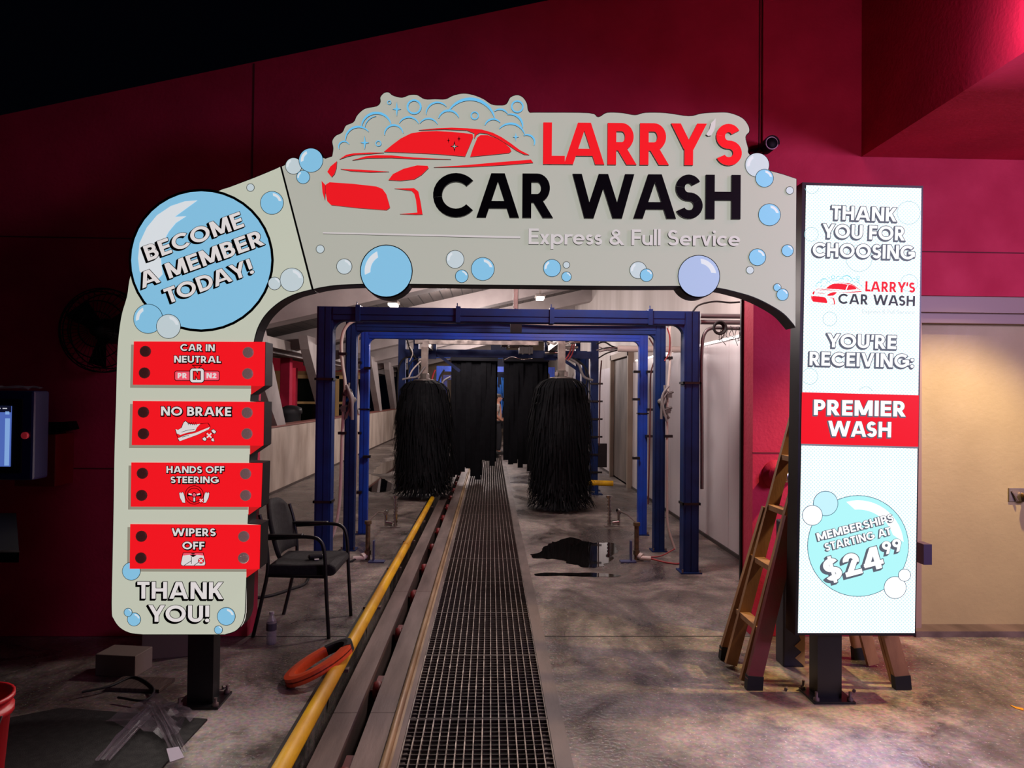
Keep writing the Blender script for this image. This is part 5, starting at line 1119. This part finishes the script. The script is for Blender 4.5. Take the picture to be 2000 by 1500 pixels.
MB().lathe((-2.175, ky, 1.39), [(.001, 0), (.016, 0), (.016, .012), (.011, .014), (.001, .014)], 16, 'Y').build('button', mat('red_button', (190, 60, 70), .4, emit=(150, 30, 40), es=.3), ks)
MB().mm((-2.70, ky + .14, 0), (-2.48, ky + .28, 1.2)).build('stand', mat('olive_stand', (44, 42, 18), .7), ks)
mb = MB(); rnd = random.Random(12); n = 12; vs = []
for i in range(n + 1):
    for j in range(5): vs.append((-2.52 + .35*i/n, ky + .005 + .028*j, 1.601 + .018*abs(math.sin(i*1.3 + j)) + rnd.uniform(0, .008)))
mb.add(vs, [(i*5 + j, i*5 + j + 1, (i + 1)*5 + j + 1, (i + 1)*5 + j) for i in range(n) for j in range(4)], True)
mb.build('plastic_bag', mat('thin_film', (150, 146, 156), .25, alpha=.5), None, 'crumpled clear plastic bag lying on top of the pay station', 'bag')
ct = thing('counter', 'low black counter with a rounded badge on it, below the pay station', 'counter', (-2.2, 2.95, 0))
MB().prism([(-2.9, 2.5, 1.0), (-1.64, 2.54, 1.0), (-2.16, 3.32, 1.0), (-2.9, 3.32, 1.0)], (0, 0, .04)).build('top', mat('black_laminate', (8, 8, 9), .8, spec=.1), ct)
MB().mm((-2.95, 2.7, .0095), (-2.5, 3.25, 1.0)).build('cabinet', mat('black_cabinet', (12, 11, 12), .5), ct)
MB().lathe((-1.98, 2.70, 1.04), [(.03, 0), (.03, .003), (.001, .004)], 16).build('badge', mat('pale_badge', (190, 186, 190), .4), ct)
MB().prism([(-2.9, 2.492, 1.036), (-1.633, 2.532, 1.036), (-1.64, 2.54, 1.041), (-2.9, 2.5, 1.041)], (0, 0, .002)).build('edge_trim', GALV, ct)
rb_ = MB().mm((-2.97, WY - .2, 1.0), (-2.72, WY, 1.33)).build('wall_box', noisy('red_box_paint', (150, 16, 34), (130, 12, 28), 4, (.5, .6), .05), None, 'red metal box on the dark wall right of the pay station', 'box', bevel=.006)
mb = MB(); mb.mm((-2.94, WY - .24, 1.33), (-2.74, WY - .06, 1.40)); mb.prism([(-2.74, WY - .22, 1.33), (-2.62, WY - .22, 1.36), (-2.64, WY - .22, 1.41), (-2.74, WY - .22, 1.40)], (0, .1, 0)); mb.build('air_gun', BLK, None, 'black hand tool lying on the red wall box', 'tool')
bkx = onY(15, 1400, 2.88).x - .158
bk = thing('bucket', 'bright red plastic bucket cut off by the lower left edge', 'bucket', (bkx, 2.88, .0095))
MB().lathe((bkx, 2.88, .0095), [(.12, 0), (.143, .30), (.156, .305), (.156, .33), (.146, .332), (.148, .36), (.158, .362), (.158, .38), (.146, .38), (.14, .30), (.11, .01)], 28).build('bucket_body', RED_PLASTIC, bk)
MB().tube(curve([(bkx + .155*math.cos(R(a)), 2.88 - .03 - .05*math.sin(R(a)), .33 - .17*math.sin(R(a))) for a in range(0, 181, 30)], 4), .004, 6).build('handle', GALV, bk)
# loose things on the floor around the left post
def fl_poly(pts, z): return [onZ(a, b, z) for a, b in pts]
mb = MB(); mb.prism(fl_poly([(-60, 1420), (120, 1385), (405, 1407), (318, 1500), (250, 1640), (-200, 1640)], .001), (0, 0, .008)); mb.build('rubber_mat', noisy('ribbed_rubber_mat', (30, 26, 26), (18, 16, 16), 30, (.6, .8), .6), None, 'large black rubber mat on the floor at the lower left', 'mat')
film = mat('clear_film', (120, 108, 118), .25, alpha=.42)
pw_ = thing('plastic_wrap', 'crumpled clear plastic wrapping and flattened film sleeves on the mat', 'plastic', tuple(onZ(305, 1400, .012)))
def crumple(quad, nu, nv, amp, seed, zb=.012):
    rnd = random.Random(seed); a, b, c, d = [onZ(*p, 0) for p in quad]; mb = MB(); vs = []
    for i in range(nu + 1):
        for j in range(nv + 1):
            u, v = i/nu, j/nv; p = (a*(1 - u) + b*u)*(1 - v) + (d*(1 - u) + c*u)*v; vs.append((p.x + rnd.uniform(-1, 1)*amp*.3, p.y + rnd.uniform(-1, 1)*amp*.3, zb + abs(rnd.gauss(0, 1))*amp))
    mb.add(vs, [(i*(nv + 1) + j, i*(nv + 1) + j + 1, (i + 1)*(nv + 1) + j + 1, (i + 1)*(nv + 1) + j) for i in range(nu) for j in range(nv)]); return mb
crumple([(205, 1415), (300, 1372), (390, 1398), (330, 1455)], 10, 8, .022, 1).build('sheet', film, pw_)
crumple([(288, 1390), (312, 1396), (215, 1500), (185, 1500)], 12, 3, .008, 2, .03).build('sleeve', film, pw_); crumple([(290, 1392), (316, 1386), (368, 1486), (334, 1494)], 12, 4, .008, 3, .035).build('sleeve', film, pw_)
MB().prism(fl_poly([(325, 1463), (349, 1459), (360, 1480), (332, 1489)], .052), (0, 0, .002)).build('paper_label', mat('paper_label', (176, 166, 182), .7), pw_)
def small(name, c, size, rz, m, label, cat): return MB().box((c[0], c[1], size[2]/2 + (c[2] if len(c) > 2 else 0)), size, Matrix.Rotation(R(rz), 3, 'Z')).build(name, m, None, label, cat, bevel=.004)
CARD = mat('pale_carton', (120, 108, 100), .8)
c = onZ(228, 1322); small('carton', (c.x, c.y + .08), (.24, .16, .12), -8, CARD, 'pale carton on the floor behind the left post, its wider neighbour to the right', 'carton')
c = onZ(285, 1305); small('carton', (c.x + .02, c.y + .25), (.26, .2, .16), 12, CARD, 'taller pale carton on the floor directly left of the black post', 'carton')
c = onZ(275, 1340); small('ribbed_board', (c.x, c.y, 0), (.30, .16, .02), -6, noisy('ribbed_wood', (96, 74, 66), (64, 48, 44), 30, (.6, .8), .5, (8, .3, 1)), 'ribbed wooden board lying in front of the cartons', 'board')
MB().tube(curve([(*onZ(a, b, .027).xy, .027) for a, b in ((160, 1352), (215, 1340), (262, 1302 + 20), (300, 1345), (282, 1368), (230, 1362))]), .006, 6).build('cable', RUBBER, None, 'thin black cable looping round the cartons', 'cable')
MB().tube(curve([(*onZ(a, b, .012).xy, .012) for a, b in ((494, 1168), (530, 1163), (570, 1150), (596, 1140), (604, 1125))]), .012, 6).build('hose', RUBBER, None, 'black hose on the floor under the chair', 'hose')
for i, (a, b, L) in enumerate(((420, 1362, .05), (437, 1345, .03), (1535, 1349, .03), (1668, 1352, .02))):
    c = onZ(a, b); mb = MB(); mb.tube([(c.x, c.y, .006), (c.x + L*.6, c.y + L, .006)], .006, 8); mb.cyl((c.x - .004, c.y - .006, .009), (c.x + .002, c.y + .002, .009), .0095, n=8)
    mb.build('loose_bolt', GALV, None, ['long loose bolt on the floor right of the left post', 'short bolt on the floor farther behind the long bolt', 'loose bolt beside the left corner of the screen post plate', 'small nut behind the right corner of the screen post plate'][i], 'bolt', 'loose bolts on the floor')
c = onZ(1984, 1382); MB().prism(fl_poly([(1972, 1377), (1985, 1381), (1999, 1384), (1999, 1388), (1984, 1384)], .001), (0, 0, .002)).build('yellow_scrap', mat('yellow_scrap_paint', (230, 160, 20), .6), None, 'small yellow scrap on the floor at the right edge', 'scrap')
